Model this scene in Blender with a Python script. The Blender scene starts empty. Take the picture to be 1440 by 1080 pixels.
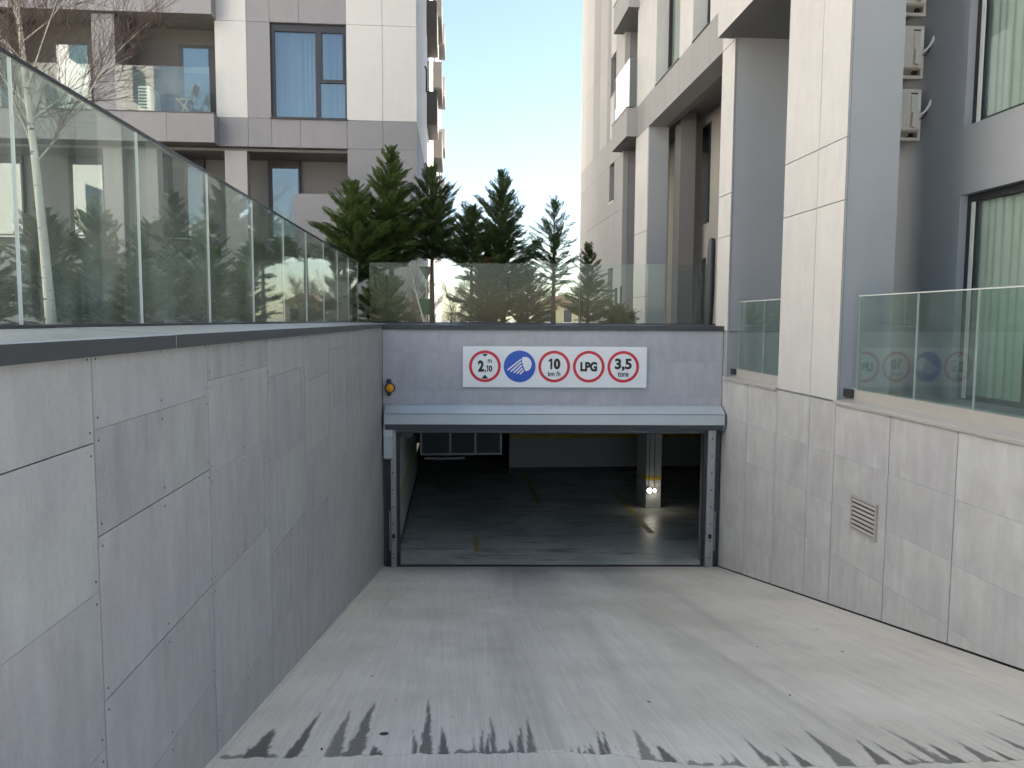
import bpy, bmesh, math, random
import numpy as np
from mathutils import Vector, Matrix, noise as mnoise

random.seed(7)
SC = bpy.context.scene
COL = SC.collection

# ------------------------------------------------------------------ camera
cam_d = bpy.data.cameras.new('camera')
cam = bpy.data.objects.new('camera', cam_d)
COL.objects.link(cam)
cam_d.sensor_width = 36.0
cam_d.lens = 27.0
cam_d.clip_start = 0.05
cam_d.clip_end = 3000.0
YAW, PITCH, ROLL = math.radians(4.2467), math.radians(-4.7415), math.radians(0.3)
fw = Vector((math.sin(YAW) * math.cos(PITCH), math.cos(YAW) * math.cos(PITCH), math.sin(PITCH)))
rt = Vector((math.cos(YAW), -math.sin(YAW), 0))
up = rt.cross(fw)
rt2 = rt * math.cos(ROLL) + up * math.sin(ROLL)
up2 = up * math.cos(ROLL) - rt * math.sin(ROLL)
cam.matrix_world = Matrix(((rt2.x, up2.x, -fw.x, 0), (rt2.y, up2.y, -fw.y, 0), (rt2.z, up2.z, -fw.z, 0), (0, 0, 0, 1)))
SC.camera = cam

# ------------------------------------------------------------------ sky, sun, exposure
SUN_EL, SUN_AZ = math.radians(52), math.radians(86)      # azimuth from +Y towards +X
world = bpy.data.worlds.new('World')
SC.world = world
world.use_nodes = True
wn = world.node_tree.nodes
sky = wn.new('ShaderNodeTexSky')
sky.sky_type = 'NISHITA'
sky.sun_disc = False
sky.sun_elevation = SUN_EL
sky.sun_rotation = SUN_AZ
sky.altitude = 100
sky.air_density = 1.0
sky.dust_density = 1.0
sky.ozone_density = 2.0
wn['Background'].inputs['Strength'].default_value = 0.05
world.node_tree.links.new(sky.outputs[0], wn['Background'].inputs['Color'])

sun_d = bpy.data.lights.new('sun', 'SUN')
sun_d.energy = 5.0
sun_d.angle = math.radians(0.5)
sun_d.color = (1.0, 0.955, 0.90)
sun = bpy.data.objects.new('sun', sun_d)
COL.objects.link(sun)
sdir = Vector((math.sin(SUN_AZ) * math.cos(SUN_EL), math.cos(SUN_AZ) * math.cos(SUN_EL), math.sin(SUN_EL)))
sun.rotation_euler = (-sdir).to_track_quat('-Z', 'Y').to_euler()
sun.location = (20, 10, 40)

SC.view_settings.view_transform = 'Standard'
SC.view_settings.look = 'None'
SC.view_settings.gamma = 1.0
SC.view_settings.use_curve_mapping = False
SC.view_settings.exposure = 2.82
SC.view_settings.use_white_balance = True
SC.view_settings.white_balance_temperature = 7300
SC.view_settings.white_balance_tint = 9
SC.render.engine = 'CYCLES'
SC.cycles.use_denoising = True
SC.cycles.max_bounces = 7
SC.cycles.diffuse_bounces = 4
SC.cycles.glossy_bounces = 4
SC.cycles.transparent_max_bounces = 20
SC.cycles.caustics_reflective = False
SC.cycles.caustics_refractive = False


# ------------------------------------------------------------------ helpers
class MB:
    def __init__(self):
        self.v, self.f, self.m = [], [], []

    def add(self, vs, fs, mi=0):
        b = len(self.v)
        self.v.extend(tuple(p) for p in vs)
        for q in fs:
            self.f.append(tuple(b + i for i in q))
            self.m.append(mi)
        return self

    def box(self, x0, x1, y0, y1, z0, z1, mi=0):
        vs = [(x0, y0, z0), (x1, y0, z0), (x1, y1, z0), (x0, y1, z0), (x0, y0, z1), (x1, y0, z1), (x1, y1, z1), (x0, y1, z1)]
        return self.add(vs, [(0, 3, 2, 1), (4, 5, 6, 7), (0, 1, 5, 4), (1, 2, 6, 5), (2, 3, 7, 6), (3, 0, 4, 7)], mi)

    def prism(self, poly, axis, a, b, mi=0):
        """poly: 2D points; extruded along axis from a to b. axis x: (y,z); y: (x,z); z: (x,y)"""
        def P(p, t):
            return {'x': (t, p[0], p[1]), 'y': (p[0], t, p[1]), 'z': (p[0], p[1], t)}[axis]
        n = len(poly)
        vs = [P(p, a) for p in poly] + [P(p, b) for p in poly]
        fs = [tuple(range(n - 1, -1, -1)), tuple(range(n, 2 * n))]
        fs += [(i, (i + 1) % n, n + (i + 1) % n, n + i) for i in range(n)]
        return self.add(vs, fs, mi)

    def tube(self, pts, rad, n=8, cap=True, mi=0):
        pts = [Vector(p) for p in pts]
        if not hasattr(rad, '__len__'):
            rad = [rad] * len(pts)
        vs, fs = [], []
        ref = Vector((0.13, 0.31, 0.94)).normalized()
        for i, p in enumerate(pts):
            d = (pts[min(i + 1, len(pts) - 1)] - pts[max(i - 1, 0)]).normalized()
            a = d.cross(ref)
            if a.length < 1e-3:
                a = d.cross(Vector((1, 0, 0)))
            a.normalize()
            b = d.cross(a)
            for k in range(n):
                t = 2 * math.pi * k / n
                vs.append(p + (a * math.cos(t) + b * math.sin(t)) * rad[i])
        for i in range(len(pts) - 1):
            for k in range(n):
                k2 = (k + 1) % n
                fs.append((i * n + k, i * n + k2, (i + 1) * n + k2, (i + 1) * n + k))
        if cap:
            fs.append(tuple(range(n - 1, -1, -1)))
            fs.append(tuple(range((len(pts) - 1) * n, len(pts) * n)))
        return self.add(vs, fs, mi)

    def lathe(self, prof, origin, axis, n=20, mi=0):
        """prof: (radius, height) pairs along axis"""
        ax = Vector(axis).normalized()
        a = ax.orthogonal().normalized()
        b = ax.cross(a)
        o = Vector(origin)
        vs, fs = [], []
        for r, h in prof:
            for k in range(n):
                t = 2 * math.pi * k / n
                vs.append(o + ax * h + (a * math.cos(t) + b * math.sin(t)) * r)
        for i in range(len(prof) - 1):
            for k in range(n):
                k2 = (k + 1) % n
                fs.append((i * n + k, i * n + k2, (i + 1) * n + k2, (i + 1) * n + k))
        fs.append(tuple(range(n - 1, -1, -1)))
        fs.append(tuple(range((len(prof) - 1) * n, len(prof) * n)))
        return self.add(vs, fs, mi)

    def build(self, name, mats, parent=None, frame=None, smooth=False, bevel=0.0):
        me = bpy.data.meshes.new(name)
        vs = self.v if frame is None else [tuple(frame @ Vector(p)) for p in self.v]
        me.from_pydata(vs, [], self.f)
        if not isinstance(mats, (list, tuple)):
            mats = [mats]
        for m in mats:
            me.materials.append(m)
        if len(mats) > 1:
            me.polygons.foreach_set('material_index', self.m)
        bm = bmesh.new()
        bm.from_mesh(me)
        bmesh.ops.recalc_face_normals(bm, faces=bm.faces)
        if bevel:
            bmesh.ops.bevel(bm, geom=list(bm.edges), offset=bevel, segments=1, affect='EDGES')
        bm.to_mesh(me)
        bm.free()
        if smooth:
            me.polygons.foreach_set('use_smooth', [True] * len(me.polygons))
        return link(name, me, parent)


def link(name, me, parent=None):
    o = bpy.data.objects.new(name, me)
    COL.objects.link(o)
    if parent is not None:
        set_parent(o, parent)
    return o


def world_loc(o):
    p = Vector(o.location)
    while o.parent is not None:
        p = p + o.matrix_parent_inverse.translation
        o = o.parent
        p = p + o.location
    return p


def set_parent(o, parent):
    o.parent = parent
    o.matrix_parent_inverse = Matrix.Translation(-world_loc(parent))


def thing(name, loc, label, cat, group=None):
    o = bpy.data.objects.new(name, None)
    COL.objects.link(o)
    o.location = loc
    o.empty_display_size = 0.2
    return tag(o, label, cat, group)


def tag(o, label, cat, group=None):
    o['label'] = label
    o['category'] = cat
    if group:
        o['group'] = group
    return o


def struct(o):
    o['kind'] = 'structure'
    return o


def slab(name, x0, x1, y0, y1, z0, z1, m, parent=None, frame=None, bevel=0.0):
    return MB().box(x0, x1, y0, y1, z0, z1).build(name, m, parent, frame, bevel=bevel)


# ------------------------------------------------------------------ materials
def newmat(name):
    m = bpy.data.materials.new(name)
    m.use_nodes = True
    nt = m.node_tree
    return m, nt, nt.nodes['Principled BSDF']


def N(nt, typ, **kw):
    n = nt.nodes.new(typ)
    for k, v in kw.items():
        if k.startswith('i_'):
            key = k[2:]
            n.inputs[int(key) if key.isdigit() else key.replace('_', ' ')].default_value = v
        else:
            setattr(n, k, v)
    return n


def mixc(nt, fac, a, b, mode='MIX'):
    n = nt.nodes.new('ShaderNodeMix')
    n.data_type = 'RGBA'
    n.blend_type = mode
    for sock, val in ((n.inputs[0], fac), (n.inputs[6], a), (n.inputs[7], b)):
        if hasattr(val, 'links') or isinstance(val, bpy.types.NodeSocket):
            nt.links.new(val, sock)
        elif isinstance(val, (int, float)):
            sock.default_value = val
        else:
            sock.default_value = (*val, 1) if len(val) == 3 else val
    return n.outputs[2]


def math_n(nt, op, a, b=None, clamp=False):
    n = nt.nodes.new('ShaderNodeMath')
    n.operation = op
    n.use_clamp = clamp
    for s, v in ((n.inputs[0], a), (n.inputs[1], b)):
        if v is None:
            continue
        if isinstance(v, bpy.types.NodeSocket):
            nt.links.new(v, s)
        else:
            s.default_value = v
    return n.outputs[0]


def ramp(nt, fac, lo, hi):
    n = N(nt, 'ShaderNodeMapRange')
    n.inputs['From Min'].default_value = lo
    n.inputs['From Max'].default_value = hi
    nt.links.new(fac, n.inputs['Value'])
    return n.outputs['Result']


def coords(nt, scale=(1, 1, 1), rand=True):
    tc = N(nt, 'ShaderNodeTexCoord')
    mp = N(nt, 'ShaderNodeMapping')
    mp.inputs['Scale'].default_value = scale
    src = tc.outputs['Object']
    if rand:
        oi = N(nt, 'ShaderNodeObjectInfo')
        sc = N(nt, 'ShaderNodeVectorMath', operation='SCALE')
        comb = N(nt, 'ShaderNodeCombineXYZ')
        for i in range(3):
            nt.links.new(oi.outputs['Random'], comb.inputs[i])
        nt.links.new(comb.outputs[0], sc.inputs[0])
        sc.inputs['Scale'].default_value = 37.0
        ad = N(nt, 'ShaderNodeVectorMath', operation='ADD')
        nt.links.new(src, ad.inputs[0])
        nt.links.new(sc.outputs[0], ad.inputs[1])
        src = ad.outputs[0]
    nt.links.new(src, mp.inputs['Vector'])
    return mp.outputs[0]


def noise(nt, vec, scale, detail=4, rough=0.55):
    n = N(nt, 'ShaderNodeTexNoise')
    n.inputs['Scale'].default_value = scale
    n.inputs['Detail'].default_value = detail
    n.inputs['Roughness'].default_value = rough
    nt.links.new(vec, n.inputs['Vector'])
    return n.outputs['Fac']


def cement(name, col, vary=0.16, tint=None, rough=0.62, streak=0.16, speck=0.1, spec=0.35):
    """fibre cement board: cloudy, vertical streaks, per-board tone"""
    m, nt, b = newmat(name)
    v = coords(nt)
    vs = coords(nt, (1, 1, 0.12))
    cloud = noise(nt, v, 1.3, 5, 0.6)
    st = noise(nt, vs, 9, 4, 0.6)
    fine = noise(nt, v, 60, 3, 0.7)
    blot = noise(nt, coords(nt, (1, 1, 0.6)), 5.5, 6, 0.72)
    oi = N(nt, 'ShaderNodeObjectInfo')
    t2 = tint or tuple(c * f for c, f in zip(col, (0.97, 1.0, 0.98)))
    c = mixc(nt, ramp(nt, cloud, 0.38, 0.66), col, t2)
    val = math_n(nt, 'ADD', 1 - vary / 2, math_n(nt, 'MULTIPLY', oi.outputs['Random'], vary))
    val = math_n(nt, 'ADD', val, math_n(nt, 'MULTIPLY', math_n(nt, 'SUBTRACT', st, 0.5), streak * 2))
    val = math_n(nt, 'ADD', val, math_n(nt, 'MULTIPLY', math_n(nt, 'SUBTRACT', cloud, 0.5), streak * 2))
    val = math_n(nt, 'ADD', val, math_n(nt, 'MULTIPLY', math_n(nt, 'SUBTRACT', fine, 0.5), speck * 2))
    val = math_n(nt, 'ADD', val, math_n(nt, 'MULTIPLY', math_n(nt, 'SUBTRACT', blot, 0.5), streak * 2.6))
    mul = N(nt, 'ShaderNodeVectorMath', operation='SCALE')
    nt.links.new(c, mul.inputs[0])
    nt.links.new(val, mul.inputs['Scale'])
    nt.links.new(mul.outputs[0], b.inputs['Base Color'])
    nt.links.new(math_n(nt, 'ADD', rough - 0.1, math_n(nt, 'MULTIPLY', cloud, 0.2)), b.inputs['Roughness'])
    b.inputs['Specular IOR Level'].default_value = spec
    bp = N(nt, 'ShaderNodeBump')
    bp.inputs['Strength'].default_value = 0.12
    bp.inputs['Distance'].default_value = 0.004
    nt.links.new(math_n(nt, 'ADD', fine, st), bp.inputs['Height'])
    nt.links.new(bp.outputs[0], b.inputs['Normal'])
    return m


def plain(name, col, rough=0.5, metal=0.0, vary=0.08, scale=6.0, spec=0.5, bump=0.0):
    m, nt, b = newmat(name)
    v = coords(nt)
    n1 = noise(nt, v, scale, 4, 0.6)
    val = math_n(nt, 'ADD', 1 - vary, math_n(nt, 'MULTIPLY', n1, vary * 2))
    mul = N(nt, 'ShaderNodeVectorMath', operation='SCALE')
    mul.inputs[0].default_value = col
    nt.links.new(val, mul.inputs['Scale'])
    nt.links.new(mul.outputs[0], b.inputs['Base Color'])
    nt.links.new(math_n(nt, 'ADD', rough - 0.08, math_n(nt, 'MULTIPLY', n1, 0.16)), b.inputs['Roughness'])
    b.inputs['Metallic'].default_value = metal
    b.inputs['Specular IOR Level'].default_value = spec
    if bump:
        bp = N(nt, 'ShaderNodeBump')
        bp.inputs['Strength'].default_value = bump
        bp.inputs['Distance'].default_value = 0.003
        nt.links.new(noise(nt, v, scale * 8, 3), bp.inputs['Height'])
        nt.links.new(bp.outputs[0], b.inputs['Normal'])
    return m


def glass(name, tint, ior=1.5, rough=0.0, smear=0.0):
    m, nt, b = newmat(name)
    nt.nodes.remove(b)
    out = nt.nodes['Material Output']
    geo = N(nt, 'ShaderNodeNewGeometry')
    io = N(nt, 'ShaderNodeMix')
    io.inputs[2].default_value = ior
    io.inputs[3].default_value = 1 / ior
    nt.links.new(geo.outputs['Backfacing'], io.inputs[0])
    fr = N(nt, 'ShaderNodeFresnel')
    nt.links.new(io.outputs[0], fr.inputs['IOR'])
    tr = N(nt, 'ShaderNodeBsdfTransparent')
    tr.inputs[0].default_value = (*tint, 1)
    gl = N(nt, 'ShaderNodeBsdfGlossy')
    gl.inputs['Roughness'].default_value = rough
    mx = N(nt, 'ShaderNodeMixShader')
    nt.links.new(fr.outputs[0], mx.inputs[0])
    nt.links.new(tr.outputs[0], mx.inputs[1])
    nt.links.new(gl.outputs[0], mx.inputs[2])
    res = mx.outputs[0]
    if smear:                                         # pale hazy film over the pane
        v = coords(nt, (1, 1, 0.35))
        dn = noise(nt, v, 3.0, 5, 0.65)
        df = N(nt, 'ShaderNodeBsdfDiffuse')
        df.inputs[0].default_value = (0.58, 0.66, 0.62, 1)
        m2 = N(nt, 'ShaderNodeMixShader')
        nt.links.new(math_n(nt, 'MULTIPLY', ramp(nt, dn, 0.25, 0.8), smear), m2.inputs[0])
        nt.links.new(res, m2.inputs[1])
        nt.links.new(df.outputs[0], m2.inputs[2])
        res = m2.outputs[0]
    nt.links.new(res, out.inputs['Surface'])
    return m


def leafmat(name, c1, c2, trans=0.45):
    m, nt, b = newmat(name)
    nt.nodes.remove(b)
    out = nt.nodes['Material Output']
    v = coords(nt)
    n1 = noise(nt, v, 4.0, 3)
    n2 = noise(nt, v, 35.0, 2)
    f = ramp(nt, math_n(nt, 'ADD', math_n(nt, 'MULTIPLY', n1, 0.6), math_n(nt, 'MULTIPLY', n2, 0.4)), 0.36, 0.64)
    c = mixc(nt, f, c1, c2)
    d = N(nt, 'ShaderNodeBsdfPrincipled')
    d.inputs['Roughness'].default_value = 0.55
    d.inputs['Specular IOR Level'].default_value = 0.3
    t = N(nt, 'ShaderNodeBsdfTranslucent')
    nt.links.new(c, d.inputs['Base Color'])
    nt.links.new(c, t.inputs[0])
    mx = N(nt, 'ShaderNodeMixShader')
    mx.inputs[0].default_value = trans
    nt.links.new(d.outputs[0], mx.inputs[1])
    nt.links.new(t.outputs[0], mx.inputs[2])
    nt.links.new(mx.outputs[0], out.inputs['Surface'])
    return m


def emit(name, col, s):
    m, nt, b = newmat(name)
    b.inputs['Base Color'].default_value = (*col, 1)
    b.inputs['Emission Color'].default_value = (*col, 1)
    b.inputs['Emission Strength'].default_value = s
    return m


M = {}
M['board'] = cement('grey_cement_board', (0.368, 0.36, 0.378), 0.11, (0.357, 0.365, 0.36), streak=0.2, speck=0.14)
M['board_end'] = cement('lilac_grey_cement_board', (0.47, 0.465, 0.495), 0.06, (0.50, 0.50, 0.52), streak=0.14)
M['board_right'] = cement('pale_grey_cement_board', (0.55, 0.54, 0.552), 0.06, (0.575, 0.575, 0.567))
M['white'] = cement('pale_cement_board', (0.69, 0.67, 0.65), 0.06, (0.62, 0.61, 0.60), streak=0.08, speck=0.05)
M['white2'] = cement('warm_white_board', (0.60, 0.59, 0.575), 0.05, (0.58, 0.57, 0.56), streak=0.03, speck=0.03)
M['midgrey'] = cement('purple_grey_board', (0.265, 0.26, 0.275), 0.08, (0.25, 0.25, 0.26), streak=0.05, speck=0.04)
M['midgrey2'] = cement('stone_grey_board', (0.37, 0.36, 0.36), 0.08, (0.35, 0.345, 0.345), streak=0.05, speck=0.04)
M['farpale'] = cement('pale_far_board', (0.47, 0.455, 0.44), 0.06, (0.45, 0.44, 0.43), streak=0.04, speck=0.03)
M['fargrey'] = cement('grey_far_board', (0.33, 0.325, 0.325), 0.06, (0.32, 0.315, 0.315), streak=0.04, speck=0.03)
M['render'] = plain('blue_grey_render', (0.37, 0.385, 0.405), 0.75, vary=0.06, scale=2.0, spec=0.2, bump=0.15)
M['render_warm'] = plain('beige_grey_render', (0.42, 0.40, 0.375), 0.8, vary=0.06, scale=2.0, spec=0.2, bump=0.15)
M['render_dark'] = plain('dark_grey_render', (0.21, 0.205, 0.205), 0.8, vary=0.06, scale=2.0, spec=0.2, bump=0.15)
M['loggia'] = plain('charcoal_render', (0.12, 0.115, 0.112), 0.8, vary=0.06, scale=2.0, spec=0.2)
M['mortar'] = plain('mortar', (0.55, 0.52, 0.46), 0.9, vary=0.25, scale=8, bump=0.4)
M['backing'] = plain('dark_joint_backing', (0.03, 0.03, 0.032), 0.9)
M['frame'] = plain('anthracite_frame', (0.035, 0.035, 0.04), 0.4)
M['coping'] = plain('zinc_coping', (0.46, 0.47, 0.47), 0.32, 0.4, vary=0.12, scale=3.0)
M['coping_dark'] = plain('anthracite_coping', (0.055, 0.06, 0.066), 0.45, 0.1, vary=0.15, scale=4.0)
M['sill'] = plain('pale_sill_sheet', (0.52, 0.49, 0.45), 0.4, 0.1, vary=0.08)
M['rail'] = plain('dark_handrail', (0.05, 0.05, 0.055), 0.35, 0.6)
M['shutter'] = plain('shutter_sheet', (0.58, 0.64, 0.67), 0.34, 0.35, vary=0.08, scale=2.5)
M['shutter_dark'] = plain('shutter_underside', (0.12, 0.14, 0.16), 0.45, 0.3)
M['galv'] = plain('galvanised_steel', (0.5, 0.5, 0.5), 0.38, 0.7, vary=0.2, scale=9)
M['darksteel'] = plain('dark_steel', (0.07, 0.07, 0.075), 0.45, 0.5)
M['whiteplastic'] = plain('white_plastic', (0.72, 0.72, 0.70), 0.45)
M['ac'] = plain('ac_casing', (0.62, 0.59, 0.53), 0.5, vary=0.08)
M['ac_dark'] = plain('ac_shadow_gap', (0.06, 0.06, 0.06), 0.6)
M['black'] = plain('black_plastic', (0.015, 0.015, 0.015), 0.45)
M['amber'] = plain('amber_lens', (0.85, 0.33, 0.02), 0.2, vary=0.1)
M['signwhite'] = plain('sign_white', (0.88, 0.89, 0.90), 0.35, vary=0.02)
M['signred'] = plain('sign_red', (0.66, 0.015, 0.04), 0.35, vary=0.03)
M['signblue'] = plain('sign_blue', (0.01, 0.10, 0.52), 0.35, vary=0.03)
M['ink'] = plain('sign_black', (0.008, 0.008, 0.008), 0.4)
M['glass'] = glass('rail_glass', (0.91, 0.96, 0.94), 1.55, smear=0.19)
M['glass_clear'] = glass('clear_rail_glass', (0.91, 0.945, 0.93), 1.42, smear=0.012)
M['glass_loggia'] = glass('loggia_glass', (0.88, 0.94, 0.93), 1.7, smear=0.14)
M['glass_green'] = glass('green_rail_glass', (0.78, 0.875, 0.84), 1.65, smear=0.13)
M['edge'] = plain('polished_glass_edge', (0.72, 0.75, 0.72), 0.25)
M['pane'] = glass('window_pane', (0.62, 0.72, 0.74), 2.7)
M['pane_green'] = glass('green_window_pane', (0.90, 0.955, 0.935), 1.7)
M['curtain'] = plain('white_curtain', (0.62, 0.62, 0.62), 0.9, spec=0.1)
M['curtain_green'] = plain('sage_curtain', (0.70, 0.72, 0.67), 0.9, spec=0.1)
M['bark'] = None
M['yellow'] = plain('yellow_paint', (0.62, 0.46, 0.03), 0.5)
M['yellow_worn'] = plain('worn_yellow_paint', (0.42, 0.36, 0.12), 0.6, vary=0.5, scale=7)
M['garagewall'] = plain('garage_white_wall', (0.6, 0.6, 0.57), 0.8, vary=0.05)
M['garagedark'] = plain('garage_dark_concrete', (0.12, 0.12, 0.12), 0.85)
M['garageceil'] = plain('garage_ceiling_concrete', (0.5, 0.5, 0.48), 0.9)
M['ductdark'] = plain('duct_black_wrap', (0.02, 0.02, 0.022), 0.6)
M['foil'] = plain('duct_foil', (0.20, 0.20, 0.20), 0.45, 0.6, vary=0.3, scale=20)
M['soil'] = plain('garden_soil', (0.075, 0.065, 0.045), 0.95, vary=0.4, scale=5, bump=0.6)
M['asphalt'] = plain('asphalt', (0.07, 0.07, 0.07), 0.9, vary=0.2, scale=2, bump=0.3)
M['paving'] = plain('pale_paving', (0.36, 0.345, 0.32), 0.8, vary=0.15, scale=1.5)
M['leaf'] = leafmat('cypress_leaf', (0.055, 0.10, 0.03), (0.17, 0.24, 0.075))
M['leaf_dark'] = leafmat('cypress_leaf_dark', (0.045, 0.085, 0.038), (0.13, 0.19, 0.07))
M['leaf_brown'] = leafmat('cypress_leaf_bronze', (0.06, 0.07, 0.028), (0.16, 0.135, 0.055))
M['twig'] = plain('bare_twig', (0.13, 0.085, 0.07), 0.8)
M['trunk'] = plain('cypress_bark', (0.11, 0.075, 0.05), 0.9, vary=0.25, scale=12)
M['greenmetal'] = plain('green_gate_paint', (0.02, 0.09, 0.065), 0.4)
M['bulb'] = emit('lit_bulb', (1.0, 0.97, 0.88), 3.0)
M['house'] = plain('ochre_house_wall', (0.5, 0.43, 0.26), 0.85)
M['rooftile'] = plain('house_roof', (0.25, 0.16, 0.11), 0.85)
M['wood'] = plain('chair_wood', (0.42, 0.30, 0.18), 0.6)
M['carpaint'] = plain('black_car_paint', (0.02, 0.02, 0.022), 0.2, vary=0.03)
M['tyre'] = plain('tyre_rubber', (0.02, 0.02, 0.02), 0.8)


def birchmat():
    m, nt, b = newmat('birch_bark')
    v = coords(nt, (3, 3, 16), rand=False)
    n1 = noise(nt, v, 2.2, 3, 0.5)
    n2 = noise(nt, coords(nt, rand=False), 7, 4)
    c = mixc(nt, ramp(nt, n2, 0.35, 0.7), (0.78, 0.71, 0.57), (0.84, 0.80, 0.72))
    c = mixc(nt, ramp(nt, n1, 0.64, 0.70), c, (0.07, 0.05, 0.04))
    nt.links.new(c, b.inputs['Base Color'])
    b.inputs['Roughness'].default_value = 0.7
    return m


M['bark'] = birchmat()


def concrete():
    m, nt, b = newmat('ramp_concrete')
    v = coords(nt, rand=False)
    vb = coords(nt, (1, 0.02, 0.02), rand=False)
    vl = coords(nt, (1, 0.25, 0.25), rand=False)
    big = noise(nt, v, 0.7, 5, 0.6)
    mid = noise(nt, vl, 3.2, 5, 0.65)
    fine = noise(nt, v, 90, 3, 0.7)
    broom = noise(nt, vb, 110, 3, 0.6)
    groove = noise(nt, vb, 26, 2, 0.6)
    spots = noise(nt, v, 14, 2, 0.5)
    wet = N(nt, 'ShaderNodeAttribute', attribute_name='wet').outputs['Fac']
    dust_sheen = N(nt, 'ShaderNodeAttribute', attribute_name='dust_sheen').outputs['Fac']
    dirt = N(nt, 'ShaderNodeAttribute', attribute_name='dirt').outputs['Fac']
    crack = N(nt, 'ShaderNodeAttribute', attribute_name='crack').outputs['Fac']
    c = mixc(nt, ramp(nt, big, 0.35, 0.65), (0.60, 0.55, 0.46), (0.76, 0.71, 0.615))
    c = mixc(nt, math_n(nt, 'MULTIPLY', ramp(nt, mid, 0.5, 0.75), 0.3), c, (0.76, 0.725, 0.65))
    c = mixc(nt, math_n(nt, 'MULTIPLY', ramp(nt, mid, 0.48, 0.25), 0.3), c, (0.42, 0.41, 0.385))
    c = mixc(nt, math_n(nt, 'MULTIPLY', dirt, math_n(nt, 'ADD', 0.35, math_n(nt, 'MULTIPLY', mid, 0.6))), c, (0.26, 0.24, 0.21))
    c = mixc(nt, math_n(nt, 'MULTIPLY', dust_sheen, ramp(nt, mid, 0.2, 0.6)), c, (0.76, 0.70, 0.59))
    c = mixc(nt, math_n(nt, 'MULTIPLY', ramp(nt, spots, 0.73, 0.78), 0.5), c, (0.16, 0.15, 0.14))
    val = math_n(nt, 'ADD', 0.50, math_n(nt, 'MULTIPLY', fine, 0.34))
    val = math_n(nt, 'ADD', val, math_n(nt, 'MULTIPLY', broom, 0.42))
    val = math_n(nt, 'ADD', val, math_n(nt, 'MULTIPLY', groove, 0.24))
    val = math_n(nt, 'MULTIPLY', val, math_n(nt, 'SUBTRACT', 1.0, math_n(nt, 'MULTIPLY', wet, 0.80)))
    val = math_n(nt, 'MULTIPLY', val, math_n(nt, 'SUBTRACT', 1.0, math_n(nt, 'MULTIPLY', crack, 0.6)))
    mul = N(nt, 'ShaderNodeVectorMath', operation='SCALE')
    nt.links.new(c, mul.inputs[0])
    nt.links.new(val, mul.inputs['Scale'])
    nt.links.new(mul.outputs[0], b.inputs['Base Color'])
    r = math_n(nt, 'SUBTRACT', 0.62, math_n(nt, 'MULTIPLY', wet, 0.2))
    nt.links.new(r, b.inputs['Roughness'])
    b.inputs['Specular IOR Level'].default_value = 0.4
    bp = N(nt, 'ShaderNodeBump')
    bp.inputs['Strength'].default_value = 0.3
    bp.inputs['Distance'].default_value = 0.004
    nt.links.new(math_n(nt, 'ADD', fine, math_n(nt, 'MULTIPLY', broom, 1.3)), bp.inputs['Height'])
    nt.links.new(bp.outputs[0], b.inputs['Normal'])
    return m


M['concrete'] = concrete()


def garagefloor():
    m, nt, b = newmat('garage_floor')
    v = coords(nt, rand=False)
    n1 = noise(nt, v, 0.9, 5, 0.65)
    n2 = noise(nt, v, 6, 4, 0.6)
    c = mixc(nt, ramp(nt, n1, 0.35, 0.65), (0.36, 0.385, 0.34), (0.56, 0.57, 0.51))
    c = mixc(nt, math_n(nt, 'MULTIPLY', ramp(nt, noise(nt, coords(nt, (0.5, 2.2, 1), rand=False), 2.2, 5, 0.7), 0.52, 0.66), 0.75), c, (0.12, 0.12, 0.10))
    nt.links.new(c, b.inputs['Base Color'])
    nt.links.new(math_n(nt, 'ADD', 0.30, math_n(nt, 'MULTIPLY', n1, 0.16)), b.inputs['Roughness'])
    return m


M['gfloor'] = garagefloor()

# ------------------------------------------------------------------ key geometry
XL, XR = -1.24, 4.6                   # ramp side walls
EA = Vector((XL, 13.25, 0))           # end wall corners
EB = Vector((XR, 12.92, 0))
EANG = math.atan2(EB.y - EA.y, EB.x - EA.x)
EF = Matrix.Translation(EA) @ Matrix.Rotation(EANG, 4, 'Z')    # u along wall, +v into the garage
EW = (EB - EA).length
GZ = -1.75                            # street level


def ramp_z(x, y):
    t = (x - XL) / (XR - XL)
    a = -1.42 - 0.2175 * y
    return a + ((-1.654 - 0.205 * y) - a) * t


def clip_low(poly, a, b):
    """keep z >= a + b*y of a (y,z) polygon"""
    out = []
    n = len(poly)
    for i in range(n):
        p, q = poly[i], poly[(i + 1) % n]
        dp, dq = p[1] - (a + b * p[0]), q[1] - (a + b * q[0])
        if dp >= 0:
            out.append(p)
        if dp * dq < 0:
            t = dp / (dp - dq)
            out.append((p[0] + (q[0] - p[0]) * t, p[1] + (q[1] - p[1]) * t))
    return out


# ------------------------------------------------------------------ ground sheet (street level, with the ramp trench left open)
def ground_sheet():
    xs = [-900, XL - 0.5, XR + 0.3, 900]
    ys = [-900, -0.2, 13.5, 1500]
    mb = MB()
    for i in range(3):
        for j in range(3):
            if i == 1 and j == 1:
                continue
            mb.add([(xs[i], ys[j], GZ), (xs[i + 1], ys[j], GZ), (xs[i + 1], ys[j + 1], GZ), (xs[i], ys[j + 1], GZ)], [(0, 1, 2, 3)])
    return struct(mb.build('ground', M['asphalt']))


ground_sheet()
struct(MB().add([(-45, -70, GZ + 0.004), (45, -70, GZ + 0.004), (45, -0.3, GZ + 0.004), (-45, -0.3, GZ + 0.004)], [(0, 1, 2, 3)]).build('bounce_forecourt', M['paving']))  # unseen pale paving added behind the camera to bounce sunlight

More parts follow.
